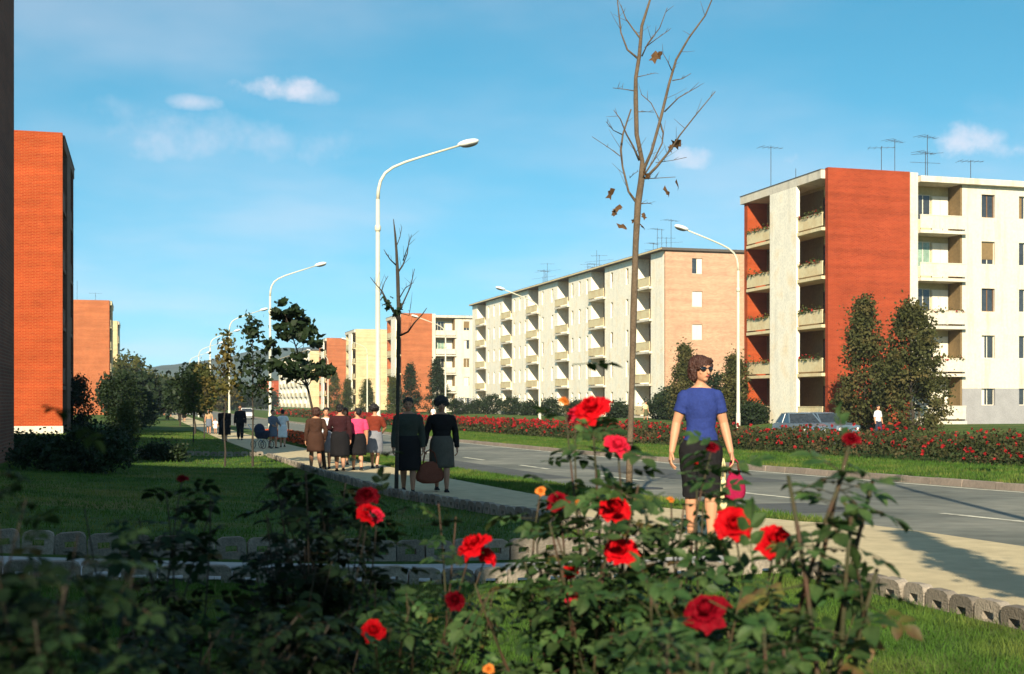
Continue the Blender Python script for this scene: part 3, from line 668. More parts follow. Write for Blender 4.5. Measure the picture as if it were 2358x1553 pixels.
cone = lambda t: (1-t)**.75*min(1, .45+t*4)
oval = lambda t: math.sqrt(max(0, 1-(2*t-.85)**2/1.35))
colm = lambda t: min(1, .6+t*2)*(1-t**2.2)+.05
ball = lambda t: math.sqrt(max(.02, 1-(2*t-1)**2))
def place_px(px, Y=None, X=None):
    if X is not None: return X, onx(px, X)
    u = (px-CXP)/FPX; d = Y/(CT-u*ST); return d*(u*CT+ST), Y
x, y = place_px(1990, X=38.6); leafy_tree('conifer', 'bronze-green pointed tree left of the pair before the red brick wall', 'tree', x, y, 7.1, .2, lambda t: (1-t)**.7*min(1, .6+t*1.5), 1.9, 150, 80, .18, 'leaf_conifer', seed=21, trunk_r=.09, clump=.5, group='pair of pointed trees before the red wall')
x, y = place_px(2098, X=39.0); leafy_tree('conifer', 'darker bushy pointed tree right of the pair, half over the balconies', 'tree', x, y, 6.5, .2, lambda t: (1-t)**.55*min(1, .7+t*1.5), 2.15, 160, 80, .18, 'leaf_conifer', seed=22, trunk_r=.09, clump=.5, group='pair of pointed trees before the red wall')
for px, X_, H_, rad, lab, sd, m_ in [(1578, 41.5, 5.9, 1.25, 'slim dark tree against the pale brick end wall, behind the woman in blue', 31, 'leaf_conifer'), (1692, 39.5, 4.6, .8, 'narrow dark tree behind the lamp pole by the pale end wall', 32, 'leaf_conifer'),
                                      (945, 37.8, 7.2, 1.9, 'pointed tree before the brick wall right of the bare dark tree', 33, 'leaf_dark'), (1006, 38.0, 7.4, 1.9, 'pointed tree at the corner between brick wall and cream balconies', 34, 'leaf_dark'),
                                      (905, 38.3, 5.6, 1.0, 'thin upright tree just left of the bare dark tree', 38, 'leaf_mid'), (770, 38, 8.0, 1.9, 'broad pointed tree under the brick block right of the maple', 35, 'leaf_mid'), (845, 38, 5.6, 1.8, 'low rounded tree before the cream brick block', 36, 'leaf_mid'), (800, 37, 6.0, 1.2, 'slender tree at the corner of the cream brick block', 37, 'leaf_mid')]:
    x, y = place_px(px, X=X_); leafy_tree('pointed_tree', lab, 'tree', x, y, H_, .15, lambda t: (1-t)**.6*min(1, .7+t*1.5), rad, 130, 60, .2, m_, seed=sd, clump=.55, group='pointed trees along the far fronts')
# low shrubs at the foot of the long block and at the end wall
for i, (px, X_, H_, rad) in enumerate([(1100, 43.5, 1.7, 1.4), (1135, 43.5, 2.3, 1.6), (1178, 43.5, 2.0, 1.6), (1222, 43.5, 1.5, 1.5), (1270, 43.5, 1.7, 1.5), (1330, 43.5, 1.4, 1.3), (1425, 43.5, 1.3, 1.2), (1515, 43.3, 2.0, 1.3), (1545, 43, 2.6, 1.4), (1650, 42.5, 3.4, 1.6), (1732, 39.8, 1.3, 1.1), (1058, 40, 1.8, 1.6)]):
    x, y = place_px(px, X=X_)
    where = ['at the far end of the long cream block', 'under the far loggias of the long block', 'below the third loggia column of the long block', 'low before the middle lamp of the long block', 'between the middle loggias of the long block', 'behind the pale rose near the long block', 'behind the tall bare tree', 'at the near corner of the long block', 'beside the corner of the pale brick end wall', 'right of the woman in blue against the pale wall', 'under the first red brick balconies', 'before the cream facade left of the long block'][i]
    leafy_tree('shrub', 'dark green shrub '+where, 'shrub', x, y, H_, .02, ball, rad, 60, 60, .18, 'leaf_dark', seed=60+i, trunk_r=.04, clump=.45, group='shrubs at the foot of the far blocks')
# small things at the far right corner of the brick block
x, y = place_px(2320, X=46.0); leafy_tree('shrub', 'sapling with a leafy ball of foliage by the grey lower wall at the right edge', 'shrub', x, 69.5, 3.3, 1.6, ball, 1.3, 50, 60, .15, 'leaf_mid', seed=90, trunk_r=.04)
# the maple in leaf, leaning
x, y = ground(748, 1082)
leafy_tree('maple_tree', 'dark leafy young maple with layered crown and leaning trunk', 'tree', x, y, 4.05, 2.25, lambda t: .95*(1-t)**.55*min(1, .55+3*t)+.1, .92, 40, 26, .19, 'leaf_dark', seed=41, trunk_r=.045, lean=(-.95, .1), clump=.22, flat=.45)
x, y = ground(582, 1075); leafy_tree('young_tree', 'thin young tree with sparse dark leaves, left of the maple', 'tree', x, y, 3.75, 1.7, lambda t: .9*(1-t)**.8+.08, .55, 44, 16, .13, 'leaf_dark', seed=42, trunk_r=.03, clump=.2)
x, y = ground(518, 1075); leafy_tree('young_tree', 'thin stake-like sapling with yellowing leaves beside the shaded lawn', 'tree', x, y, 3.45, 1.75, lambda t: .8*(1-t)**.7+.1, .40, 34, 16, .11, 'leaf_yellow', seed=43, trunk_r=.026, clump=.17)
x, y = ground(445, 1020); leafy_tree('young_tree', 'slim sapling leaning over the lawn left of the footway', 'tree', x, y, 3.0, 1.5, oval, .55, 36, 20, .16, 'leaf_mid', seed=44, trunk_r=.03, clump=.3)
x, y = ground(470, 1010); leafy_tree('young_tree', 'yellow-brown young tree right of the row of street trees', 'tree', x, y, 3.9, 1.7, oval, .6, 40, 20, .17, 'leaf_yellow', seed=45, trunk_r=.035, clump=.3)
# street trees towards the end of the avenue
ST_ = [(415, 3.0, 3.6, 1.2, 'leaf_dark'), (448, 3.0, 4.0, 1.15, 'leaf_dark'), (388, 2.8, 4.2, 1.4, 'leaf_dark'), (372, 3.0, 4.3, 1.5, 'leaf_mid')]
for i, (px, X_, H_, rad, m_) in enumerate(ST_):
    x, y = place_px(px, X=X_)
    leafy_tree('street_tree', 'round dark street tree left of the footway, '+['second from the front', 'nearest of the row', 'third from the front', 'farthest of the row'][i], 'tree', x, y, H_, 1.5, oval, rad, 70, 50, .26, m_, seed=100+i, trunk_r=.07, clump=.5, group='street trees left of the footway')
FT = [(300, 230, 9.2, 3.4, 'leaf_mid', 'tall leafy poplar past the left cream block'), (340, 300, 8, 5, 'leaf_mid', 'broad tree right of the tall poplar, far off'), (372, 350, 8, 5.5, 'leaf_mid', 'pale broad tree at the end of the footway'), (405, 380, 8.5, 6, 'leaf_mid', 'rounded tree above the far street trees'), (440, 420, 9, 7, 'leaf_dark', 'dark spreading tree below the ridge'), (485, 400, 8, 6, 'leaf_dark', 'dark tree behind the fourth street lamp'), (520, 440, 7, 6, 'leaf_mid', 'mid green tree behind the third street lamp'), (560, 470, 7, 6, 'leaf_dark', 'dark tree under the wooded ridge, left of the red house'), (598, 500, 7, 6, 'leaf_dark', 'dark tree at the foot of the ridge behind the red house'), (640, 560, 8, 6, 'leaf_dark', 'far tree beside the ribbed cream block'), (285, 180, 4.5, 2.6, 'leaf_dark', 'low dark tree below the tall poplar'), (320, 150, 4.2, 2.6, 'leaf_dark', 'low rounded tree before the broad far tree'), (505, 300, 7, 3.5, 'leaf_yellow', 'autumn brown tree far along the avenue'), (470, 330, 8, 4, 'leaf_yellow', 'turning tree behind the row of street trees'), (545, 330, 6, 3.6, 'leaf_dark', 'low dark tree at the end of the road'), (612, 380, 5, 3.2, 'leaf_dark', 'low tree before the red house')]
for i, (px, Y_, H_, rad, m_, lab) in enumerate(FT):
    x, y = place_px(px, Y=Y_); leafy_tree('far_tree', lab, 'tree', x, y, H_, 1.0, oval, rad, 90, 46, .6, m_, seed=130+i, trunk_r=.2, clump=1.3, group='trees closing the end of the avenue')
# dark bushes on the left
BU = [(280, 1000, 3.2, 1.25, 'leaf_dark', 'large dark round bush right of the left brick wall', 70), (184, 992, 3.0, .7, 'leaf_dark', 'dark upright bush at the corner of the left brick wall', 71), (325, 985, 2.6, 1.3, 'leaf_dark', 'dark bush right of the large round one', 72), (215, 1090, .85, .8, 'leaf_dark', 'low dark shrub on the shaded lawn before the left wall', 73), (120, 1085, .55, .85, 'leaf_dark', 'low dark shrub near the left edge below the white plinth', 74), (262, 1062, .75, .6, 'leaf_dark', 'low mound of leaves behind the shaded lawn', 75), (292, 1035, 1.6, .35, 'leaf_mid', 'pale yellow-green spiky plant before the round bush', 76), (380, 1062, .35, .7, 'leaf_dark', 'low dark ground cover left of the sunlit grass', 77), (60, 1050, .5, 1.0, 'leaf_dark', 'dark shrub under the white plinth at the left edge', 78)]
for px, py, H_, rad, m_, lab, sd in BU:
    x, y = ground(px, py); leafy_tree('bush', lab, 'bush', x, y, H_, .02, ball if sd != 76 else colm, rad, 90 if H_ > 2 else 60, 55, .13 if H_ > 2 else .08, m_, seed=sd, trunk_r=.03, clump=.36 if H_ > 2 else .2, group='bushes on the left lawn')

# bare street trees traced limb by limb, each limb swung to its own depth
def bare_tree(label, bx, by, d, limbs, leaves, mtrunk, seed, trunk=None, leaf_s=.13):
    rd = random.Random(seed); base = ray(bx, by, d); base.z = gz(base.x, base.y)
    r = thing('bare_tree', label, 'tree', base)
    fwd = Vector((ST, CT, 0)); k = FPX/d
    def pt(px, py, off): return ray(px, py, d)+fwd*off-base
    mb = MB(); n = len(trunk); pts = [pt(x, y_, 0.) for x, y_, _ in trunk]; pts[0].z = -.2
    mb.tube(pts, [w*.43/k*rd.uniform(.92, 1.1) for _, _, w in trunk], 12); mb.build('trunk', M[mtrunk], r, True)
    tw = MB()
    for L_ in limbs:
        off1 = rd.uniform(-.5, .5); m_ = len(L_); mb = MB()
        pts = [pt(x, y_, off1*(i/(m_-1))**1.2) for i, (x, y_, _) in enumerate(L_)]
        mb.tube(pts, [max(.004, w*.44/k) for _, _, w in L_], 7); mb.build('branch', M[mtrunk], r, True)
        tot = sum((b_-a_).length for a_, b_ in zip(pts, pts[1:]))
        for _ in range(int(3+tot*3.2)):
            i = rd.randrange(len(pts)-1); p = pts[i].lerp(pts[i+1], rd.random()); ax = (pts[i+1]-pts[i]).normalized()
            dv = (ax*.8+Vector((rd.gauss(0, .7), rd.gauss(0, .7), rd.gauss(.25, .4)))).normalized(); l = rd.uniform(.08, .34)*min(1, tot); tw.tube([p, p+dv*l*.5+Vector((0, 0, .01)), p+dv*l+Vector((0, 0, l*.12))], [.0042, .0032, .0018], 4)
    o = tw.build('twigs', M[mtrunk], r, True); o['kind'] = 'stuff'
    for (x, y_, s) in leaves:
        s *= 1.05; C = pt(x, y_, rd.uniform(-.15, .15)); mb = MB(); q = Euler((rd.uniform(0, 3), rd.uniform(0, 3), rd.uniform(0, 3))).to_matrix()
        sc = s/k
        out = [(-.5, 0), (-.25, .28), (-.1, .2), (.1, .42), (.2, .2), (.5, .08), (.25, -.1), (.22, -.36), (-.02, -.2), (-.22, -.3)]
        P = [C+q@Vector((a*sc, b*sc, .18*sc*math.sin(a*5))) for a, b in out]
        for i in range(len(P)): mb.face([C+q@Vector((0, 0, .12*sc)), P[i], P[(i+1) % len(P)]])
        mb.build('dry_leaf', M['leaf_brown'], r)
    return r
T1 = [(1447, 1163, 20), (1450, 1050, 17), (1455, 900, 16), (1459, 720, 17), (1464, 560, 17), (1469, 470, 18), (1477, 415, 16), (1479, 372, 12), (1466, 310, 11), (1464, 230, 12), (1464, 180, 10), (1472, 130, 10), (1478, 60, 8), (1500, -10, 5), (1512, -70, 2.5)]
B1 = [[(1478, 400, 9), (1500, 350, 8), (1522, 270, 8), (1540, 195, 7), (1556, 140, 6), (1585, 90, 5), (1622, 40, 4), (1643, -10, 3), (1655, -60, 2)], [(1485, 412, 8), (1512, 385, 7), (1545, 345, 5), (1560, 320, 4), (1600, 270, 3), (1638, 225, 2)], [(1468, 470, 8), (1448, 440, 6), (1435, 380, 5), (1432, 340, 6), (1438, 300, 5), (1458, 240, 4)], [(1472, 370, 6), (1457, 340, 5), (1440, 315, 4), (1425, 285, 3), (1408, 268, 1.5)], [(1469, 135, 6), (1445, 115, 5), (1430, 75, 4), (1422, 0, 3), (1418, -50, 2)], [(1475, 90, 5), (1460, 62, 4), (1445, 30, 3), (1436, -10, 2)], [(1478, 130, 4), (1490, 105, 3), (1515, 75, 2.5), (1530, 35, 1.5)], [(1485, 110, 3), (1510, 95, 2), (1535, 83, 1.2)],
      [(1480, 408, 5), (1505, 370, 4), (1525, 330, 4), (1528, 305, 4), (1520, 275, 3), (1500, 235, 2.5), (1478, 215, 2)], [(1530, 258, 4), (1560, 230, 3), (1602, 210, 1.5)], [(1548, 186, 3), (1570, 183, 2), (1590, 172, 1.2)], [(1548, 165, 3), (1535, 145, 2), (1522, 133, 1.2)], [(1462, 210, 3), (1440, 205, 2), (1412, 200, 1)], [(1466, 178, 2.5), (1490, 174, 1.5), (1505, 172, 1)], [(1467, 258, 2.5), (1490, 254, 1.5), (1510, 250, 1)], [(1432, 310, 3), (1410, 308, 2), (1390, 298, 1)], [(1428, 360, 2.5), (1405, 340, 1.8), (1365, 310, 1)], [(1485, 412, 3), (1510, 415, 2), (1548, 418, 1)], [(1475, 470, 3), (1495, 463, 2), (1508, 457, 1)], [(1510, 375, 2), (1550, 370, 1.5), (1580, 364, 1)], [(1450, 410, 2), (1458, 404, 1.2), (1466, 401, 1)]]
L1 = [(1505, 139, 34), (1515, 135, 22), (1556, 334, 36), (1545, 340, 24), (1407, 444, 32), (1424, 478, 30), (1416, 488, 20), (1434, 520, 32), (1536, 440, 28), (1560, 425, 26), (1554, 519, 0), (1480, 522, 20), (1485, 495, 20), (1463, 505, 18), (1490, 408, 18), (1482, 400, 18)]
bare_tree('tall bare young tree with a few brown leaves, beside the woman in blue', 1447, 1163, 17.9, B1, [l for l in L1 if l[2]], 'bark', 51, T1)
T2 = [(912, 1142, 11), (915, 1000, 10), (917, 850, 10), (918, 720, 10), (916, 640, 9), (913, 580, 7), (910, 540, 5), (906, 505, 2)]
B2 = [[(917, 735, 8), (905, 715, 6), (888, 692, 6), (876, 668, 4), (858, 648, 2.5), (845, 632, 1.5)], [(918, 720, 5), (932, 690, 4), (946, 660, 3), (955, 620, 1.5)], [(916, 628, 5), (926, 610, 4), (935, 580, 3), (938, 540, 1.5)], [(913, 612, 4), (900, 600, 3), (888, 580, 1.5)], [(928, 600, 3), (940, 575, 2), (952, 548, 1)], [(918, 775, 6), (940, 765, 5), (955, 745, 4), (975, 725, 3), (985, 712, 1.5)], [(918, 690, 3), (935, 665, 2.5), (955, 655, 1)], [(876, 680, 3), (885, 650, 2), (893, 635, 1)], [(912, 570, 2.5), (920, 545, 2), (923, 520, 1)], [(917, 720, 3), (940, 725, 2), (942, 690, 1.5)]]
L2 = [(x_+dx, y_+dy, s) for x_, y_, n in ((888, 692, 9), (910, 720, 9), (918, 712, 6)) for dx, dy, s in [(random.gauss(0, 8), random.gauss(0, 9), random.uniform(12, 20)) for _ in range(n)]]
bare_tree('thin dark bare tree with a tuft of green leaves at the footway edge', 912, 1142, 20.6, B2, L2, 'bark_dark', 52, T2)
for o in bpy.data.objects:
    if o.name.startswith('dry_leaf') and o.parent and o.parent['label'].startswith('thin dark'): o.data.materials[0] = M['leaf_dark']; o.name = 'leaf'
# ------------------------------------------------------------------ lawn blades, flower beds
def blades(name, label, region, n, h, w, m, seed, lean=.35):
    g = np.random.default_rng(seed); X0, X1, Y0, Y1 = region
    P = np.stack([g.uniform(X0, X1, n), g.uniform(Y0, Y1, n)], 1)
    P = P[[ok_grass(a, b) for a, b in P]]
    n = len(P); Z = np.array([gz(a, b) for a, b in P]); a = g.uniform(0, 2*math.pi, n); hh_ = h*(.4+.9*g.random(n)); ww = w*(.6+.8*g.random(n))
    B = np.stack([P[:, 0], P[:, 1], Z-.01], 1); s = np.stack([np.cos(a), np.sin(a), 0*a], 1)*ww[:, None]/2
    t = np.stack([g.normal(size=n)*lean*hh_, g.normal(size=n)*lean*hh_, hh_], 1)
    tag(link(name, polys(name, np.stack([B-s, B+s, B+t], 1), m)), label, kind='stuff')
def ok_grass(x, y):
    if 8.5 < y < 10.15 and x < 4.7: return False
    if xl(y)-.12 < x < xr(y)+.05: return False
    if 7.55 < x < 15.1: return False
    return True
blades('grass', 'rough lawn grass in the foreground before the cross path', (-2.6, 4.6, 4.6, 8.5), 90000, .055, .007, M['blade'], 1)
blades('grass', 'shaded lawn left of the footway beyond the cross path', (-9, 4.3, 10.1, 34), 110000, .05, .014, M['blade'], 2)
blades('grass', 'grass verge between footway and avenue', (5.9, 7.6, 12.2, 60), 60000, .07, .016, M['blade'], 3)
blades('grass', 'grass strip behind the far kerb under the rose bed', (15.1, 20.6, 20, 90), 70000, .09, .03, M['blade'], 4)
blades('grass', 'far lawn between the footway and the left blocks', (-8, 3.7, 34, 90), 50000, .07, .03, M['blade'], 5)
def rose_bed():
    g = np.random.default_rng(8)
    n = 95000; Y = 20+(g.random(n)**1.8)*190; X = g.uniform(20.2, 24.2, n)
    hmax = .68+.13*np.sin(Y*1.9+X*2.3)+.15*np.sin(Y*.83)*np.cos(X*3.1); t = np.sqrt(g.random(n)); edge = np.clip(np.minimum(X-20.0, 24.4-X)/.55, .25, 1)
    Z = np.array([gz(a, b) for a, b in zip(X, Y)])+hmax*edge*t
    s = .085+.0011*(Y-20)
    Q = leafquads(np.stack([X, Y, Z], 1), s*(.6+.8*g.random(n)), asp=.7, g=g)
    nb = 2600; Yb = 20+(g.random(nb)**1.7)*190; Xb = g.uniform(20.2, 24.2, nb); e2 = np.clip(np.minimum(Xb-20.0, 24.4-Xb)/.55, .25, 1)
    hb = (.68+.13*np.sin(Yb*1.9+Xb*2.3)+.15*np.sin(Yb*.83)*np.cos(Xb*3.1))*e2*np.clip(g.normal(.86, .2, nb), .25, 1.12)
    Cb = np.stack([Xb, Yb, np.array([gz(a, b) for a, b in zip(Xb, Yb)])+hb], 1)
    m2 = 2200; Y3 = g.uniform(55, 150, m2); X3 = g.uniform(20.3, 24.1, m2)
    Cb = np.concatenate([Cb, np.stack([X3, Y3, np.array([gz(a, b) for a, b in zip(X3, Y3)])+.68+.13*np.sin(Y3*1.9+X3*2.3)+g.normal(0, .05, m2)], 1)]); Yb = np.r_[Yb, Y3]
    Cb = np.repeat(Cb, 5, 0); sb = (.085+.0013*(np.repeat(Yb, 5)-20))
    Qb = leafquads(Cb+g.normal(size=Cb.shape)*.012, sb*(.8+.4*g.random(len(Cb))), asp=.9, g=g)
    A = np.concatenate([Q, Qb]); mi = np.r_[np.zeros(len(Q)), np.ones(len(Qb))]
    tag(link('rose_bed', polys('rose_bed', A, [M['bed_leaf'], M['bed_red']], mi)), 'long bed of red roses between the two carriageways', kind='stuff')
    n = 9000; Y = g.uniform(44, 72, n); X = g.uniform(6.3, 7.5, n); Z = np.array([gz(a, b) for a, b in zip(X, Y)])+.42*np.sqrt(g.random(n))
    Q = leafquads(np.stack([X, Y, Z], 1), .12, asp=.8, g=g); mi = (g.random(n) < .62).astype(int)
    tag(link('flower_bed', polys('flower_bed', Q, [M['bed_leaf'], M['bed_orange']], mi)), 'low bed of orange flowers on the verge behind the walkers', kind='stuff')
    n = 7000; Y = g.uniform(24.5, 30, n); X = g.uniform(-.5, 3.3, n); keep = np.abs(Y-27.4-.12*X) < .0
rose_bed()

# ------------------------------------------------------------------ people
def remesh(mb, voxel, mats, smooth=4, name='body'):
    me = mb.mesh(name, mats, True); o = bpy.data.objects.new('tmp', me); COL.objects.link(o)
    m = o.modifiers.new('r', 'REMESH'); m.mode = 'VOXEL'; m.voxel_size = voxel; m.use_smooth_shade = True
    s = o.modifiers.new('s', 'SMOOTH'); s.factor = .5; s.iterations = smooth
    dg = bpy.context.evaluated_depsgraph_get(); out = bpy.data.meshes.new_from_object(o.evaluated_get(dg)); out.name = name
    out.materials.clear()
    for q in (mats if isinstance(mats, (list, tuple)) else [mats]): out.materials.append(q)
    bpy.data.objects.remove(o); bpy.data.meshes.remove(me)
    return out
def ering(c, rx, ry, n=20, ph=0, fold=0, nf=9, tilt=0):
    return [Vector((c[0]+rx*(1+fold*math.sin(nf*a+ph))*math.cos(a), c[1]+ry*(1+fold*math.sin(nf*a+ph))*math.sin(a), c[2]+tilt*math.sin(a))) for a in [2*math.pi*j/n for j in range(n)]]
class Fig:
    """figure of height H facing local -y; arms and legs given by joint offsets (in fractions of H)"""
    def __init__(s, H, stride=.09, armL=None, armR=None, look=0., lean=0., build=1.):
        s.H = H; s.k = build
        def P(*a): return Vector(a)*H
        s.hipL, s.hipR = P(.052, 0, .49), P(-.052, 0, .49)
        s.kneeL, s.kneeR = P(.05, -stride*.75, .285), P(-.05, stride*.15, .285)
        s.ankL, s.ankR = P(.048, -stride, .045), P(-.048, stride*1.05, .06 if stride > .05 else .045)
        s.shL, s.shR = P(.098*build, .005, .784), P(-.098*build, .005, .784)
        aL = armL or [(.145, .012, .635), (.155, -.03, .475)]; aR = armR or [(-.145, .012, .635), (-.155, -.03, .475)]
        s.elL, s.wrL = P(*aL[0]), P(*aL[1]); s.elR, s.wrR = P(*aR[0]), P(*aR[1])
        s.look = look
        s.tors = [(.455, .082, .062, .004), (.50, .104, .073, .006), (.55, .098, .068, .004), (.61, .078, .055, 0), (.66, .083, .057, 0), (.72, .094, .066, -.004), (.77, .100, .062, -.002), (.80, .098, .052, .003), (.820, .084, .044, .005), (.836, .058, .038, .006), (.85, .034, .034, .006)]
    def torso(s, mb, z0, z1, inf=0., mi=0):
        H = s.H; T = s.tors; zs = [t[0] for t in T]
        Z = [z0]+[z for z in zs if z0 < z < z1]+[z1]; rings = []
        for z in Z:
            rx, ry, cy = (float(np.interp(z, zs, [t[i] for t in T])) for i in (1, 2, 3)); rings.append(ering((0, cy*H, z*H), (rx*s.k)*H+inf, ry*s.k*H+inf, 24))
        mb.loft(rings)
    def limbs(s, mb, which, t0, t1, inf, n=12, flare=0.):
        H = s.H; k = (.5+.5*s.k)*(s.legk if which[0] == 'l' else 1.)
        A = dict(aL=([s.shL, s.elL, s.wrL], [.036, .027, .0175]), aR=([s.shR, s.elR, s.wrR], [.036, .027, .0175]), lL=([s.hipL, s.kneeL, s.ankL], [.058, .033, .02]), lR=([s.hipR, s.kneeR, s.ankR], [.058, .033, .02]))[which]
        P, Rr = A; full = [P[0], P[0].lerp(P[1], .5), P[1], P[1].lerp(P[2], .35), P[2]]
        rr = [Rr[0], (Rr[0]+Rr[1])/2*1.02, Rr[1], (Rr[1]*1.04 if which[0] == 'l' else Rr[1]*.98), Rr[2]]; ts = [0, .25, .5, .68, 1.]
        def at(t):
            i = max(j for j in range(4) if ts[j] <= t+1e-9); f = (t-ts[i])/(ts[i+1]-ts[i]); return full[i].lerp(full[i+1], f), lerp(rr[i], rr[i+1], f)
        T = [t0]+[t for t in ts if t0+.02 < t < t1-.02]+[t1]
        pr = [at(t) for t in T]
        mb.tube([p for p, _ in pr], [r*k*H+inf+flare*(i/(len(pr)-1)) for i, (_, r) in enumerate(pr)], n, rnd=inf == 0)
    def hand(s, mb, side, fingers=True):
        H = s.H; w = s.wrL if side > 0 else s.wrR; e = s.elL if side > 0 else s.elR
        d = (w-e).normalized(); fr = Vector((0, -1, 0)); fr = (fr-d*fr.dot(d)).normalized(); nrm = d.cross(fr)
        if nrm.x*side > 0: nrm = -nrm                      # nrm points to the palm side (inwards)
        pc = w+d*.028*H
        rings = []
        for t, a, b in ((-.008, .014, .0145), (.012, .020, .012), (.035, .0255, .0115), (.052, .024, .010)):
            c = w+d*t*H; rings.append([c+fr*(a*H*math.cos(q))+nrm*(b*H*math.sin(q)) for q in [2*math.pi*j/12 for j in range(12)]])
        mb.loft(rings)
        if not fingers: return
        for i, (o, l) in enumerate(((.019, .040), (.0065, .046), (-.0065, .043), (-.019, .034))):
            b = w+d*.046*H+fr*o*H; c1 = b+d*l*.5*H+nrm*.006*H; c2 = c1+d*l*.32*H+nrm*.014*H; c3 = c2+d*l*.2*H+nrm*.014*H
            mb.tube([b, c1, c2, c3], [.0058*H, .0054*H, .005*H, .0042*H], 8, rnd=True)
        b = w+d*.012*H+fr*.017*H; mb.tube([b, b+d*.018*H+fr*.014*H+nrm*.006*H, b+d*.038*H+fr*.018*H+nrm*.013*H], [.0075*H, .0066*H, .0052*H], 8, rnd=True)
    def head(s, mb):
        H = s.H; c = Vector((0, -.004, .932))*H; q = Euler((0, 0, s.look))
        W = lambda x, y, z: c+q.to_matrix()@(Vector((x, y, z))*H)
        mb.tube([Vector((0, .008, .81))*H, Vector((0, .004, .86))*H, Vector((0, .002, .905))*H], [.036*H, .030*H, .030*H], 14)
        mb.ell(W(0, .006, .014), (.047*H, .058*H, .054*H), q, 18, 12)
        mb.ell(W(0, -.014, -.022), (.038*H, .040*H, .046*H), q, 16, 10)          # face and jaw
        mb.ell(W(0, -.034, -.054), (.016*H, .015*H, .013*H), q)                  # chin
        mb.tube([W(0, -.049, .006), W(0, -.058, -.012), W(0, -.062, -.020)], [.0055*H, .0075*H, .0085*H], 8, rnd=True)
        mb.ell(W(0, -.050, -.037), (.0135*H, .007*H, .0055*H), q, 10, 7)         # lips
        mb.ell(W(0, -.046, .014), (.030*H, .009*H, .006*H), q, 10, 7)            # brow
        for x in (-1, 1):
            mb.ell(W(x*.046, .006, -.008), (.006*H, .012*H, .018*H), q, 10, 7)   # ears
            mb.ell(W(x*.024, -.036, -.018), (.014*H, .010*H, .012*H), q, 10, 7)  # cheeks
        s.W = W; s.q = q
    def feet(s, mb, inf=0.):
        H = s.H
        for a in (s.ankL, s.ankR):
            mb.tube([a, a+Vector((0, .012, -.022))*H], .02*H, 10)
            rings = []
            for y, w, z in ((.03, .018, .024), (.01, .022, .03), (-.03, .024, .026), (-.075, .027, .018), (-.105, .02, .012), (-.118, .01, .007)):
                cz = a.z-.045*H; rings.append([(a.x+(w*H+inf)*math.cos(q_), a.y+y*H, max(cz, cz+(z*H+inf)*(.0 if math.sin(q_) < 0 else 1.1*math.sin(q_)))) for q_ in [2*math.pi*j/12 for j in range(12)]])
            mb.loft(rings)
from mathutils import noise as _ns
def wrinkle(me, amp, fx, fz, seed=0.):
    me.update(); nrm = [v.normal.copy() for v in me.vertices]
    for v, n in zip(me.vertices, nrm):
        q = Vector((v.co.x*fx+seed, v.co.y*fx, v.co.z*fz)); v.co += n*amp*(_ns.noise(q)+.5*_ns.noise(q*2.3))
    me.update(); return me
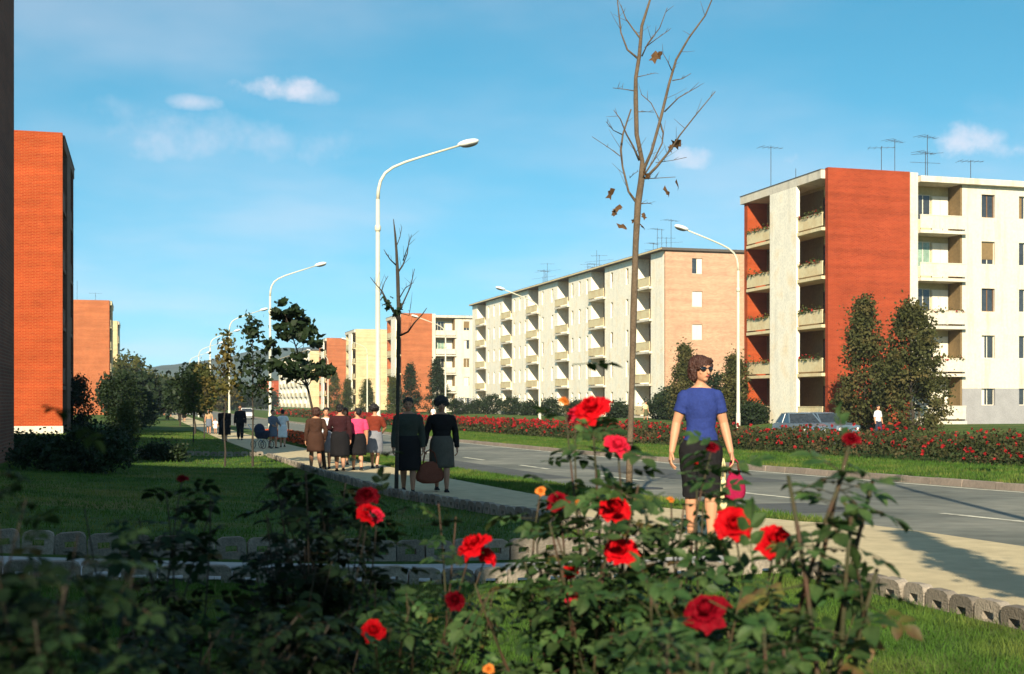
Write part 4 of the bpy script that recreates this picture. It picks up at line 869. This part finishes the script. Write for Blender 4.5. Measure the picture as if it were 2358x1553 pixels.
def person(label, X, Y, H, rz, top=None, topm='c_black', sleeve=1., skirt=None, skirtm='c_black', trousers=None, hair='hair_black', hairstyle='bob', skin='skin', voxel=.011, stride=.08, armL=None, armR=None, look=0., shoe='c_black', build=1., glasses=False, legk=1., coat=None, z=None, group=None, hem=.52, fingers=True):
    f = Fig(H, stride, armL, armR, look, 0, build); f.legk = legk
    r = thing('person', label, 'person', (X, Y, gz(X, Y)+.012 if z is None else z), rz, group)
    mb = MB(); f.torso(mb, .455, .85)
    for w in ('aL', 'aR', 'lL', 'lR'): f.limbs(mb, w, 0, 1, 0)
    f.hand(mb, 1, fingers); f.hand(mb, -1, fingers); f.head(mb); f.feet(mb)
    link('body', remesh(mb, voxel, M[skin], 3), r)
    Hh = H; v2 = max(voxel, .009)
    if top is not False:
        mb = MB(); f.torso(mb, hem, .832, .015)
        for w in ('aL', 'aR'): f.limbs(mb, w, 0, sleeve, .010, flare=.008 if sleeve < .6 else .002)
        for q_ in (f.shL, f.shR): mb.ell(q_, (.034*(.5+.5*build)*H+.009,)*3)
        tm_ = remesh(mb, v2, M[topm], 3, 'top'); link('top', wrinkle(tm_, .007, 9, 13, X) if voxel < .012 else tm_, r)
    if skirt is not None:
        z1 = .60; rings = []
        for i in range(9):
            t = i/8; zz = lerp(z1, skirt, t); wx = float(np.interp(zz, [skirt, .5, .55, z1], [.112+skirt*.02, .112, .106, .084]))*build
            ph = i*.12; rings.append(ering((0, -.006*H*t, zz*H), wx*H+.008, (wx*.74)*H+.008+t*.012*H, 40, ph, .035*t*t, 7))
        mb = MB(); mb.loft(rings); link('skirt', mb.mesh('skirt', M[skirtm], True), r)
    if trousers is not None:
        z1, tl = trousers; mb = MB(); f.torso(mb, .447, .575, .008)
        for q_ in (f.hipL, f.hipR): mb.ell(q_, (.058*(.5+.5*build)*legk*H+.012,)*3)
        for w in ('lL', 'lR'): f.limbs(mb, w, 0, tl, .014, flare=.014)
        tr_ = remesh(mb, v2, M[skirtm], 3, 'trousers'); link('trousers', wrinkle(tr_, .006, 12, 9, X) if voxel < .012 else tr_, r)
    mb = MB(); f.feet(mb, .006)
    for a, x0 in ((f.ankL, 1), (f.ankR, -1)):
        pass
    link('shoes', mb.mesh('shoes', M[shoe], True), r)
    W, q = f.W, f.q; mb = MB(); rd = random.Random(int(X*100)); s_ = H
    if hairstyle == 'bob':
        mb.ell(W(0, .012, .028), (.058*H, .066*H, .050*H), q, 18, 12); mb.ell(W(0, .028, -.012), (.060*H, .050*H, .062*H), q, 18, 12)
        for x in (-1, 1):
            mb.ell(W(x*.046, .012, -.022), (.017*H, .034*H, .044*H), q); mb.ell(W(x*.040, -.020, .018), (.018*H, .024*H, .026*H), q)
        mb.ell(W(.012, -.036, .046), (.038*H, .022*H, .017*H), q)
        for i in range(26):
            a = rd.uniform(-2.6, 2.6); b = rd.uniform(-.7, 1.2); mb.ell(W(.056*math.sin(a)*math.cos(b), .014+.058*math.cos(a)*math.cos(b), .01+.056*math.sin(b)), (.014*H, .014*H, .016*H), None, 8, 6)
    elif hairstyle == 'big':
        mb.ell(W(0, .016, .030), (.072*H, .074*H, .062*H), q, 18, 12)
        for i in range(46):
            a = rd.uniform(-2.3, 2.3); b = rd.uniform(-.6, 1.4); mb.ell(W(.066*math.sin(a)*math.cos(b), .016+.066*math.cos(a)*math.cos(b), .026+.058*math.sin(b)), (.02*H, .02*H, .02*H), None, 8, 6)
    else:
        mb.ell(W(0, .012, .026), (.053*H, .062*H, .048*H), q, 18, 12); mb.ell(W(0, .034, -.004), (.048*H, .036*H, .046*H), q)
        if hairstyle == 'bun': mb.ell(W(0, .058, .030), (.026*H, .026*H, .026*H), q)
    hm_ = remesh(mb, max(voxel, .0055), M[hair], 1, 'hair'); link('hair', wrinkle(hm_, .012, 75, 16, X) if voxel < .012 else hm_, r)
    if glasses:
        mb = MB()
        for x in (-1, 1):
            mb.ell(W(x*.0225, -.0535+.004, .001), (.0195*H, .0065*H, .0145*H), q, 14, 9); mb.tube([W(x*.038, -.046, .005), W(x*.050, -.01, .004)], .0028*H, 6)
        mb.tube([W(-.012, -.055, .004), W(.012, -.055, .004)], .0028*H, 6); link('sunglasses', mb.mesh('sunglasses', M['lens'], True), r)
    else:
        for x in (-1, 1):
            mb = MB(); mb.ell(W(x*.0185, -.0465, -.001), (.0085*H, .005*H, .0045*H), q, 10, 7); link('eye', mb.mesh('eye', M['hair_black'], True), r)
    mb = MB(); mb.ell(W(0, -.0545, -.0365), (.0135*H, .0045*H, .004*H), q, 12, 7); link('lips', mb.mesh('lips', M['lip'], True), r)
    r['fig'] = 0; del r['fig']
    return r, f
def face_cam(X, Y): return math.atan2(X, -Y)+math.pi if False else -math.atan2(X, Y)     # local -y points back at the camera
def world_of(r, p): return Matrix.Rotation(r.rotation_euler.z, 3, 'Z')@p+Vector(r.location)
# woman in the blue top
x, y = ground(1614, 1248); w1, f1 = person('woman in blue short-sleeved top and sunglasses standing beside the roses', x, y, 1.70, face_cam(x, y)+.16, topm='c_blue', sleeve=.30, trousers=(.6, .60), skirtm='c_black', hair='hair_brown', hairstyle='bob', voxel=.0055, stride=.04, look=.55, glasses=True, hem=.545,
    armL=[(.128, .022, .640), (.158, -.030, .482)], armR=[(-.130, .022, .640), (-.162, -.020, .484)], shoe='c_tan', build=.88, legk=1.12)
hz = world_of(w1, f1.wrL)
def handbag(label, P, w, h, t, m, strap=.16, rz=0., name='handbag', hm=None, slump=.2):
    r = thing(name, label, 'bag', (P[0], P[1], P[2]-strap-h), rz)
    rings = []
    for i in range(9):
        u = i/8; k = (1-abs(2*u-1)**3*.35)*(1-.45*u**2); rings.append(ering((slump*.05*math.sin(u*3), 0, h*u), w/2*k*(1 if i not in (0, 8) else .7), t/2*k*(1-.5*u), 20, .5*u, .05, 5))
    mb = MB(); mb.loft(rings); mb.build('bag_body', m, r, True)
    for s in (-1, 1):
        mb = MB(); mb.tube([(-w*.22, s*t*.12, h*.93), (-w*.16, s*t*.12, h+strap*.7), (0, s*.01, h+strap), (w*.16, s*t*.12, h+strap*.7), (w*.22, s*t*.12, h*.93)], .007, 6); mb.build('bag_handle', hm or m, r, True)
    return r
hl = hz+Vector((0, 0, -.06))
handbag('magenta round handbag hanging from the hand of the woman in blue', (hl.x+.03, hl.y-.01, hl.z), .21, .27, .12, M['c_magenta'], .12, -.2)
handbag('pale yellow slim bag behind the magenta one in the same hand', (hl.x-.05, hl.y+.06, hl.z), .09, .30, .06, M['c_paleyellow'], .17, .1)
# couple walking towards us
x, y = ground(940, 1136); person('woman in dark grey-green cardigan and black skirt walking towards us', x, y, 1.56, face_cam(x, y), topm='c_darkgreen', hem=.47, skirt=.235, skirtm='c_black', hairstyle='short', voxel=.008, skin='skin_dark', stride=.07, build=1.15)
x, y = ground(1017, 1134); w2, f2 = person('woman in black jumper with big dark hair carrying a brown bag', x, y, 1.55, face_cam(x, y)+.05, topm='c_black', hem=.53, skirt=.26, skirtm='c_greybrown', hairstyle='big', voxel=.008, skin='skin_dark', stride=.09, build=1.12, armL=[(.15, .03, .64), (.165, -.01, .475)], armR=[(-.16, .02, .64), (-.185, -.05, .49)])
h2 = world_of(w2, f2.wrR)+Vector((0, 0, -.05))
handbag('wide brown leather bag carried by the woman in the black jumper', (h2.x+.06, h2.y-.12, h2.z), .52, .36, .2, M['c_leather'], .2, .1)
# group walking away
x, y = ground(727, 1085); person('figure in a long brown coat at the left of the group walking away', x, y, 1.50, math.pi+face_cam(x, y)+.2, topm='c_brown', hem=.44, skirt=.30, skirtm='c_brown', hairstyle='bob', hair='hair_brown', build=1.15, stride=.12, armR=[(-.16, .04, .64), (-.15, -.02, .49)], look=.4)
x, y = ground(783, 1087); person('woman in a dark maroon dress with black hair, second in the group', x, y, 1.57, math.pi+face_cam(x, y), topm='c_maroon', hem=.5, skirt=.22, skirtm='c_black', hairstyle='bun', build=1.2, stride=.11, armL=[(.16, -.03, .65), (.10, -.12, .60)], look=-.3)
x, y = ground(765, 1083); person('person in a white top mostly hidden behind the woman in maroon', x-.05, y+.7, 1.5, face_cam(x, y), topm='c_white', hem=.5, skirt=.26, skirtm='c_grey', hairstyle='short')
x, y = ground(823, 1085); person('woman in a bright pink top and dark skirt in the middle of the group', x, y, 1.48, math.pi+face_cam(x, y)+.1, topm='c_pink', hem=.54, sleeve=.45, skirt=.25, skirtm='c_black', hairstyle='short', build=1.2, stride=.14, armL=[(.17, .05, .65), (.16, .02, .50)], look=.6)
x, y = ground(863, 1080); person('woman in a rust-red top and grey skirt at the right of the group', x, y, 1.55, math.pi+face_cam(x, y)-.1, topm='c_rust', hem=.54, sleeve=.45, skirt=.25, skirtm='c_grey', hairstyle='big', build=1.1, stride=.12, armR=[(-.16, -.04, .65), (-.12, -.13, .58)], look=-.5)
x, y = ground(810, 1075); person('stroller companion with auburn hair between the pink and rust tops', x, y+1.2, 1.5, face_cam(x, y), topm='c_charcoal', skirt=.25, skirtm='c_charcoal', hairstyle='bob', hair='hair_brown')
# pair behind them
x, y = ground(628, 1033); person('figure in blue-grey clothes pushing a pram, left of the white dress', x, y, 1.5, face_cam(x, y)+.6, topm='c_bluegrey', hem=.48, skirt=.3, skirtm='c_bluegrey', hairstyle='short', armL=[(.14, -.06, .66), (.12, -.16, .6)], armR=[(-.14, -.06, .66), (-.12, -.16, .6)])
px_, py_ = x, y
x, y = ground(651, 1031); person('woman in a white dress beside the pram', x, y, 1.5, math.pi+face_cam(x, y), topm='c_white', hem=.5, sleeve=.3, skirt=.26, skirtm='c_white', hairstyle='short')
def pram(X, Y, rz):
    r = thing('pram', 'small dark pram on four wheels in front of the blue-grey figure', 'pram', (X, Y, gz(X, Y)+.012), rz)
    mb = MB(); rings = []
    for z, l, w in ((.38, .26, .13), (.46, .36, .18), (.62, .40, .2), (.70, .41, .205)): rings.append(ering((0, 0, z), w, l, 18))
    mb.loft(rings); mb.build('basket', M['c_navy'], r, True)
    mb = MB(); mb.ell((0, .17, .72), (.2, .22, .24), None, 16, 10); mb.build('hood', M['c_navy'], r, True)
    mb = MB(); mb.tube([(-.18, .36, .66), (-.18, .62, .92), (.18, .62, .92), (.18, .36, .66)], .012, 6); mb.tube([(-.16, -.3, .17), (-.14, 0, .4), (-.16, .3, .17)], .012, 6); mb.tube([(.16, -.3, .17), (.14, 0, .4), (.16, .3, .17)], .012, 6); mb.build('chassis', M['chrome'], r)
    for sx in (-1, 1):
        for sy in (-1, 1):
            mb = MB(); c = Vector((sx*.19, sy*.3, .16)); pts = [c+Vector((0, .15*math.cos(a), .15*math.sin(a))) for a in np.linspace(0, 2*math.pi, 17)]; mb.tube(pts, .013, 6)
            for a in np.linspace(0, math.pi, 4)[:3]: mb.tube([c+Vector((0, .15*math.cos(a), .15*math.sin(a))), c-Vector((0, .15*math.cos(a), .15*math.sin(a)))], .004, 4)
            mb.build('wheel', M['rubber'], r)
pram(px_-.45, py_-.55, .6)
# farther walkers
x, y = ground(517, 1018); person('stout figure in a black shawl walking left of the man in the black suit', x, y, 1.62, face_cam(x, y), topm='c_black', hem=.47, skirt=.2, skirtm='c_black', hairstyle='short', build=1.45)
x, y = ground(553, 1014); person('man in a black suit walking on the footway', x, y, 1.74, face_cam(x, y), topm='c_black', hem=.46, trousers=(.6, .97), skirtm='c_black', hairstyle='short', build=1.15, stride=.06)
x, y = ground(481, 1000); person('woman in a pale patterned dress leading a child in white', x, y, 1.52, face_cam(x, y), topm='c_tan', hem=.55, sleeve=.3, skirt=.3, skirtm='c_bluegrey', hairstyle='short', voxel=.014, fingers=False)
x, y = ground(496, 1000); person('small child in white beside the woman in the pale dress', x, y, .95, face_cam(x, y), topm='c_white', hem=.5, sleeve=.4, skirt=.35, skirtm='c_white', hairstyle='short', voxel=.012, fingers=False)
for px, py, H_, lab, tm, sk in [(414, 972, 1.7, 'dark-clad walker left of a pair far along the footway', 'c_black', None), (424, 972, 1.62, 'dark-clad walker right of a pair far along the footway', 'c_charcoal', .25), (392, 962, 1.65, 'far walker in dark clothes just past the pair', 'c_charcoal', .25), (378, 958, 1.65, 'far walker in a reddish top near the end of the footway', 'c_rust', .25), (352, 952, 1.65, 'farthest walker left of the footway by the lawn', 'c_bluegrey', None)]:
    x, y = ground(px, py); person(lab, x, y, H_, face_cam(x, y), topm=tm, hem=.48, skirt=sk, trousers=None if sk else (.6, .97), skirtm='c_black', hairstyle='short', voxel=.018, fingers=False, build=1.15, group='walkers far along the footway')
x, y = place_px(2022, X=36.0); person('person in a white shirt between the two pointed trees', x, y, 1.68, .3, topm='c_white', hem=.5, sleeve=.5, trousers=(.6, .97), skirtm='c_navy', hairstyle='short', voxel=.014, fingers=False)
x, y = place_px(1487, X=40.0); person('person in a pale yellow top near the long block behind the bare trunk', x, y, 1.6, .3, topm='c_paleyellow', hem=.5, sleeve=.5, skirt=.25, skirtm='c_olive', hairstyle='short', voxel=.014, fingers=False)
x, y = place_px(998, X=26.8); person('person in a white top beyond the roses, beside the woman in the black jumper', x, y, 1.62, .3, topm='c_white', hem=.5, sleeve=.5, skirt=.25, skirtm='c_white', hairstyle='short', voxel=.014, fingers=False)
leafy_tree('added_shade_tree', 'added leafy tree behind the viewpoint, put there to shade the lower left roses', 'tree', -5.0, -6.9, 7.6, 3.6, ball, 1.0, 230, 70, .16, 'leaf_dark', seed=301, trunk_r=.09, clump=.35)  # unseen tree, added only to darken the near left bushes
leafy_tree('young_tree', 'narrow stand-in tree added out of view at the right to cast the footway shadow', 'tree', 3.3, 1.85, 5.0, 2.9, colm, .2, 70, 30, .13, 'leaf_dark', seed=300, trunk_r=.03, clump=.13)  # added stand-in outside the frame, shaped for the shadow it drops on the paving
# ------------------------------------------------------------------ cars
def car(label, X, Y, rz, paint):
    r = thing('car', label, 'car', (X, Y, gz(X, Y)+.004), rz, 'cars on the second carriageway')
    def ringx(y, w, z0, z1, sh): return [(-w*.96, y, z0), (-w, y, lerp(z0, z1, .5)), (-w*(1-sh), y, z1), (0, y, z1+.02), (w*(1-sh), y, z1), (w, y, lerp(z0, z1, .5)), (w*.96, y, z0)]
    mb = MB(); mb.loft([ringx(*a) for a in ((-2.02, .62, .34, .70, .1), (-1.95, .74, .26, .78, .06), (-1.2, .80, .22, .90, .06), (-.6, .82, .22, .93, .05), (.8, .82, .22, .94, .05), (1.4, .80, .24, .92, .06), (1.92, .76, .28, .86, .08), (2.0, .66, .36, .78, .1))]); mb.build('body', paint, r, False)
    mb = MB(); rw = lambda y, w, z: [(-w, y, z), (w, y, z)]
    A = [(-.78, -.72, .93), (.78, -.72, .93), (.78, 1.2, .94), (-.78, 1.2, .94)]; B = [(-.60, -.12, 1.38), (.60, -.12, 1.38), (.60, .82, 1.38), (-.60, .82, 1.38)]
    mb.hexa(A+B); mb.build('cabin', M['glass'], r)
    mb = MB()
    for a, b in zip(A, B): mb.tube([Vector(a)*1.003, Vector(b)*1.003], .035, 6)
    for s in (-1, 1): mb.tube([(s*.79, .28, .93), (s*.615, .32, 1.38)], .03, 6)
    mb.build('window_pillars', paint, r)
    mb = MB(); mb.loft([ering((0, .35, 1.375), .64, .56, 16), ering((0, .35, 1.41), .62, .53, 16), ering((0, .35, 1.435), .45, .4, 16)]); mb.v = [(max(-.63, min(.63, a*1.15)), b, c) for a, b, c in mb.v]; mb.build('roof', paint, r, False)
    for sx in (-1, 1):
        for yy in (-1.25, 1.25):
            mb = MB(); mb.tube([(sx*.66, yy, .3), (sx*.83, yy, .3)], .30, 20); w = mb.build('wheel', M['rubber'], r)
            mb = MB(); mb.tube([(sx*.82, yy, .3), (sx*.84, yy, .3)], .17, 16); mb.build('rim', M['chrome'], w)
        mb = MB(); mb.ell((sx*.52, -1.99, .60), (.10, .06, .10)); mb.build('headlight', M['lamp_white'], r, True)
        mb = MB(); mb.box(sx*.45, 1.985, .55, sx*.62, 2.02, .68); mb.build('tail_light', M['red_glass'], r)
    for yy in (-2.06, 2.04):
        mb = MB(); mb.tube([(-.74, yy+(.08 if yy < 0 else -.08), .42), (-.6, yy, .42), (.6, yy, .42), (.74, yy+(.08 if yy < 0 else -.08), .42)], .045, 8); mb.build('bumper', M['chrome'], r, True)
    return r
x, y = place_px(1842, X=30.6); car('dark blue saloon car behind the rose bed, before the brick balconies', x, y, -.15, M['car_blue'])
x, y = place_px(1900, X=33.6); car('second dark car right of the blue saloon, under the brick wall', x, y, .1, M['car_blue'])
x, y = place_px(1945, X=34.2); car('white car just showing past the dark cars', x, y+3, .1, M['car_white'])
x, y = place_px(568, X=12.6); car('white car far down the avenue behind the man in the black suit', x, y, 0, M['car_white'])
# ------------------------------------------------------------------ foreground rose bushes
def rose_mesh(name, m, seed, open_=1.):
    rd = random.Random(seed); mb = MB(); n = 30
    for i in range(n):
        t = i/(n-1); th = i*2.39996+rd.uniform(-.25, .25); phi = lerp(.06, 1.22*open_, t**1.15)+rd.uniform(-.07, .07); L_ = lerp(.034, .046, t)*rd.uniform(.9, 1.1); span = lerp(1.25, .78, t)
        r0 = .0015+.004*t; G = []
        for a in range(6):
            v = a/5; ph = phi*(.35+.75*v)+.5*t*max(0, v-.7); rr = r0+L_*v*math.sin(ph)+.010*(1-t)*math.sin(math.pi*v); zz = L_*v*math.cos(ph)*(1-.1*t)+.010*(1-t)
            row = []
            for b in range(7):
                u = -1+b/3; sp = span*math.sin(math.pi*(.16+.66*v))*u; rb = rr*(1+.10*u*u*v)+.0015*rd.uniform(-1, 1)
                zb = zz-.007*u*u*v+.0025*math.sin(u*5+i)*v; row.append((rb*math.cos(th+sp), rb*math.sin(th+sp), zb))
            G.append(row)
        n0 = len(mb.v)
        for row in G: mb.v += row
        for a in range(5):
            for b in range(6): mb.f.append((n0+a*7+b, n0+a*7+b+1, n0+a*7+b+8, n0+a*7+b+7)); mb.m.append(0)
    for k in range(5):
        a = k*1.2566; c, s = math.cos(a), math.sin(a)
        mb.face([(.006*c-.004*s, .006*s+.004*c, -.002), (.006*c+.004*s, .006*s-.004*c, -.002), (.03*c, .03*s, -.012)], 1)
    mb.tube([(0, 0, -.012), (0, 0, .006)], [.005, .008], 8, 1)
    return mb.mesh(name, [m, M['rose_leaf']], True)
ROSE = {k: [rose_mesh('rose', M[k], i*7+j, o_) for j, o_ in enumerate((1., .82))] for i, k in enumerate(('petal', 'petal_dark', 'petal_pink', 'petal_orange'))}
def leaf_mesh(m, seed, nl=5, L0=.05):
    rd = random.Random(seed); mb = MB(); n = 0
    def leaflet(p, d, L_):
        d = Vector(d).normalized(); s = Vector((0, 0, 1)).cross(d).normalized(); up = d.cross(s); droop = rd.uniform(.05, .3); fold = rd.uniform(.15, .4); w = L_*.31
        prof = [(0, 0), (.15, .55), (.38, 1), (.62, .9), (.83, .5), (1, 0)]; n0 = len(mb.v)
        for t, k in prof:
            c = Vector(p)+d*L_*t-up*droop*L_*t*t
            mb.v += [tuple(c+s*w*k+up*fold*w*k), tuple(c), tuple(c-s*w*k+up*fold*w*k)]
        for i in range(len(prof)-1):
            a = n0+i*3
            for f in ((a, a+1, a+4, a+3), (a+1, a+2, a+5, a+4)): mb.f.append(f); mb.m.append(0)
    R_ = L0*1.9
    ax = lambda t: Vector((R_*t, 0, -.12*R_*t*t))
    mb.tube([ax(0), ax(.5), ax(1)], [.0016, .0013, .001], 4, 1)
    leaflet(ax(1), (1, 0, -.25), L0*1.1)
    for k in range((nl-1)//2):
        t = (.5, .86)[k]
        for s in (-1, 1): leaflet(ax(t), (.55, s, -.1+rd.uniform(-.2, .2)), L0*(.86 if k == 0 else 1.)*rd.uniform(.9, 1.1))
    return mb.mesh('leaf', [m, M['cane']], True)
LEAF = [leaf_mesh(M['rose_leaf'], i, 5, .046) for i in range(4)]; YLEAF = [leaf_mesh(M['rose_leaf2'], 10+i, 5, .04) for i in range(2)]
def as_np(me):
    return np.array([v.co[:] for v in me.vertices]), np.array([p.vertices[:] for p in me.polygons if len(p.vertices) == 4])
LEAFNP = [as_np(m) for m in LEAF]
SHADE_LEAF = [leaf_mesh(M['rose_leaf_shade'], i, 5, .046) for i in range(4)]
def rose_bush(label, px, d, roses, fillers, nleaf, seed, spread=.3, young=.08, leaf_sc=1., low=.15, name='rose_bush', extra=300, cr=.0045, dark=False):  # dark: leaves and canes carry the shade in their colour
    """canes fan out from one foot; roses are (px, py, depth, width in px, kind); fillers are (px, py, depth) tips of leafy canes"""
    rd = random.Random(seed); b = ray(px, HYP, d); b.z = gz(b.x, b.y); r = thing(name, label, 'rose bush', b)
    canes = []
    def cane(tip, r0=None):
        r0 = r0 or cr
        t = tip-b; foot = Vector((rd.gauss(0, .06), rd.gauss(0, .06), -.03)); mid = foot.lerp(t, .5)+Vector((rd.gauss(0, .05), rd.gauss(0, .05), .10*t.length)); pts = []
        for i in range(9):
            s = i/8; pts.append(foot*(1-s)**2+mid*2*s*(1-s)+t*s*s)
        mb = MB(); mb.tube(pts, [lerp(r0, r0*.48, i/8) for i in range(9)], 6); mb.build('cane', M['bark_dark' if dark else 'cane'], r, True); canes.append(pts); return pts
    for (rx, ry, rdp, w, kind) in roses:
        P = ray(rx, ry, rdp); pts = cane(P); sc = (w/FPX*rdp)/.098; dirn = (pts[-1]-pts[-2]).normalized(); tocam = (Vector((0, 0, CAMZ))-P).normalized()
        dd = (dirn*.5+tocam*rd.uniform(.3, 1.)+Vector((rd.gauss(0, .3), rd.gauss(0, .3), .35))).normalized()
        o = link('rose', rd.choice(ROSE[kind]), r, P-b-dd*.02*sc); o.rotation_euler = (dd.to_track_quat('Z', 'Y')@Euler((0, 0, rd.uniform(0, 6.28))).to_quaternion()).to_euler(); o.scale = (sc,)*3
    for f in fillers: cane(ray(*f))
    def node(bias, jit):
        pts = rd.choice(canes); s = lerp(low, 1., rd.random()**bias)*8; k = min(7, int(s)); p = pts[k].lerp(pts[k+1], s-k); t = (pts[k+1]-pts[k]).normalized()
        dr = Vector((rd.gauss(0, 1), rd.gauss(0, 1), rd.gauss(.15, .55))); dr = (dr-t*dr.dot(t)*.6).normalized()
        z_ = Vector((rd.gauss(0, .45), rd.gauss(0, .45), 1)); y_ = z_.cross(dr).normalized(); z_ = dr.cross(y_)
        return p+dr*.004+Vector((rd.gauss(0, jit), rd.gauss(0, jit), rd.gauss(0, jit))), Matrix((dr, y_, z_)).transposed(), leaf_sc*rd.uniform(.65, 1.25)
    for i in range(nleaf):
        p, m3, sc = node(.8, 0); o = link('leaf', rd.choice(YLEAF if rd.random() < young else (SHADE_LEAF if dark else LEAF)), r, p); o.rotation_euler = m3.to_euler(); o.scale = (sc,)*3
    Q = []
    for i in range(extra):
        p, m3, sc = node(1.2, .05); V, F = rd.choice(LEAFNP); Q.append((V@(np.array(m3).T*sc)+np.array(p))[F])
    if Q: link('foliage', polys('foliage', np.concatenate(Q), M['rose_leaf_shade' if dark else 'rose_leaf']), r)['kind'] = 'stuff'
    return r
def fan(n, x0, x1, y0, y1, d0, d1, seed):
    g = random.Random(seed); return [(g.uniform(x0, x1), g.uniform(y0, y1), g.uniform(d0, d1)) for _ in range(n)]
rose_bush('tall sunlit red rose bush in the middle foreground before the lamp and long block', 1360, 3.3,
          [(1362, 937, 3.2, 84, 'petal'), (1325, 950, 3.6, 52, 'petal_pink'), (1422, 1025, 3.1, 68, 'petal_pink'), (1285, 1155, 3.2, 60, 'petal_dark'), (1415, 1172, 3.1, 74, 'petal'), (1430, 1268, 3.0, 82, 'petal'), (1313, 1315, 3.2, 44, 'petal'), (1325, 1375, 3.1, 60, 'petal_pink'), (1300, 922, 3.5, 26, 'petal_orange'), (1245, 1130, 3.4, 24, 'petal_orange'), (1330, 1158, 3.2, 22, 'petal_orange')],
          fan(9, 1200, 1500, 1110, 1330, 2.9, 3.6, 1)+fan(9, 1080, 1560, 1270, 1430, 2.9, 3.4, 2), 285, 1, leaf_sc=.85, extra=470)
rose_bush('broad rose bush with large red blooms at the feet of the woman in blue', 1640, 3.0,
          [(1690, 1208, 2.9, 92, 'petal'), (1785, 1247, 2.9, 96, 'petal'), (1625, 1405, 2.6, 110, 'petal_dark'), (1605, 1070, 3.4, 22, 'petal'), (1640, 1030, 3.2, 34, 'petal_dark'), (1545, 1150, 3.3, 18, 'petal_orange')],
          fan(13, 1480, 1860, 1240, 1420, 2.6, 3.3, 3)+fan(8, 1420, 1880, 1350, 1500, 2.4, 2.9, 4)+[(1575, 1165, 3.1), (1620, 1150, 3.2), (1655, 1170, 3.0), (1600, 1200, 3.0)], 285, 2, leaf_sc=.84, extra=520)
rose_bush('lone leafy rose stem with hanging leaves against the sunlit footway', 1850, 2.6, [(1960, 1010, 2.7, 46, 'petal_dark')], [(1945, 1085, 2.6), (2010, 1105, 2.65), (1815, 1095, 2.6), (1960, 1190, 2.55), (2020, 1310, 2.5)], 78, 3, leaf_sc=1.0, extra=0, young=.15, low=.5, cr=.0085)
rose_bush('rose bush with one bright red bloom low over the sunlit grass', 960, 3.4, [(1090, 1252, 3.3, 84, 'petal'), (1120, 1278, 3.35, 56, 'petal'), (860, 1452, 3.0, 60, 'petal'), (1048, 1382, 3.2, 54, 'petal_dark'), (1125, 1540, 2.8, 26, 'petal_orange')],
          fan(7, 820, 990, 1340, 1480, 2.8, 3.3, 6)+fan(3, 1100, 1180, 1330, 1400, 2.9, 3.3, 16)+[(1010, 1160, 3.4), (1050, 1190, 3.5)], 170, 4, leaf_sc=.66, young=.14, extra=40, low=.35, cr=.0035)
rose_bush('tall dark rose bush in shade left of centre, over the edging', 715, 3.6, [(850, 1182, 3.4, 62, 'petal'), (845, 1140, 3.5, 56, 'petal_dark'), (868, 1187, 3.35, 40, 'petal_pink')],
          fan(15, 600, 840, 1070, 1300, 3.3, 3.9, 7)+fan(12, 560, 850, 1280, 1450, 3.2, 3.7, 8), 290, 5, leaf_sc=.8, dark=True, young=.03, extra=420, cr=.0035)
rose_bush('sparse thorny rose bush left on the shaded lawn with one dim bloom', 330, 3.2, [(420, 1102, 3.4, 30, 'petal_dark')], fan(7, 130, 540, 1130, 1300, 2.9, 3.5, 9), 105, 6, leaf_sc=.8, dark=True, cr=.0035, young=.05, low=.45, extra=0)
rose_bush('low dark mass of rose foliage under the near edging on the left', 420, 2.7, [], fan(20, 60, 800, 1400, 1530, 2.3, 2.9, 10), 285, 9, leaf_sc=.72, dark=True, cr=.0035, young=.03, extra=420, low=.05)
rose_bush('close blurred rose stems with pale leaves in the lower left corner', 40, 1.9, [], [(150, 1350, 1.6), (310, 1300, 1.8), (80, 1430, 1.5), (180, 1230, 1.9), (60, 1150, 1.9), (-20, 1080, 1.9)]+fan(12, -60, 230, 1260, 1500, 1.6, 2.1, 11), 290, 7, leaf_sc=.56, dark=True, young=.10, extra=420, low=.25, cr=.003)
rose_bush('dark leafy rose bush filling the bottom edge right of centre', 1700, 2.3, [], fan(16, 1480, 1880, 1440, 1540, 2.0, 2.5, 12), 270, 8, leaf_sc=.68, low=.05, young=.03, extra=450)
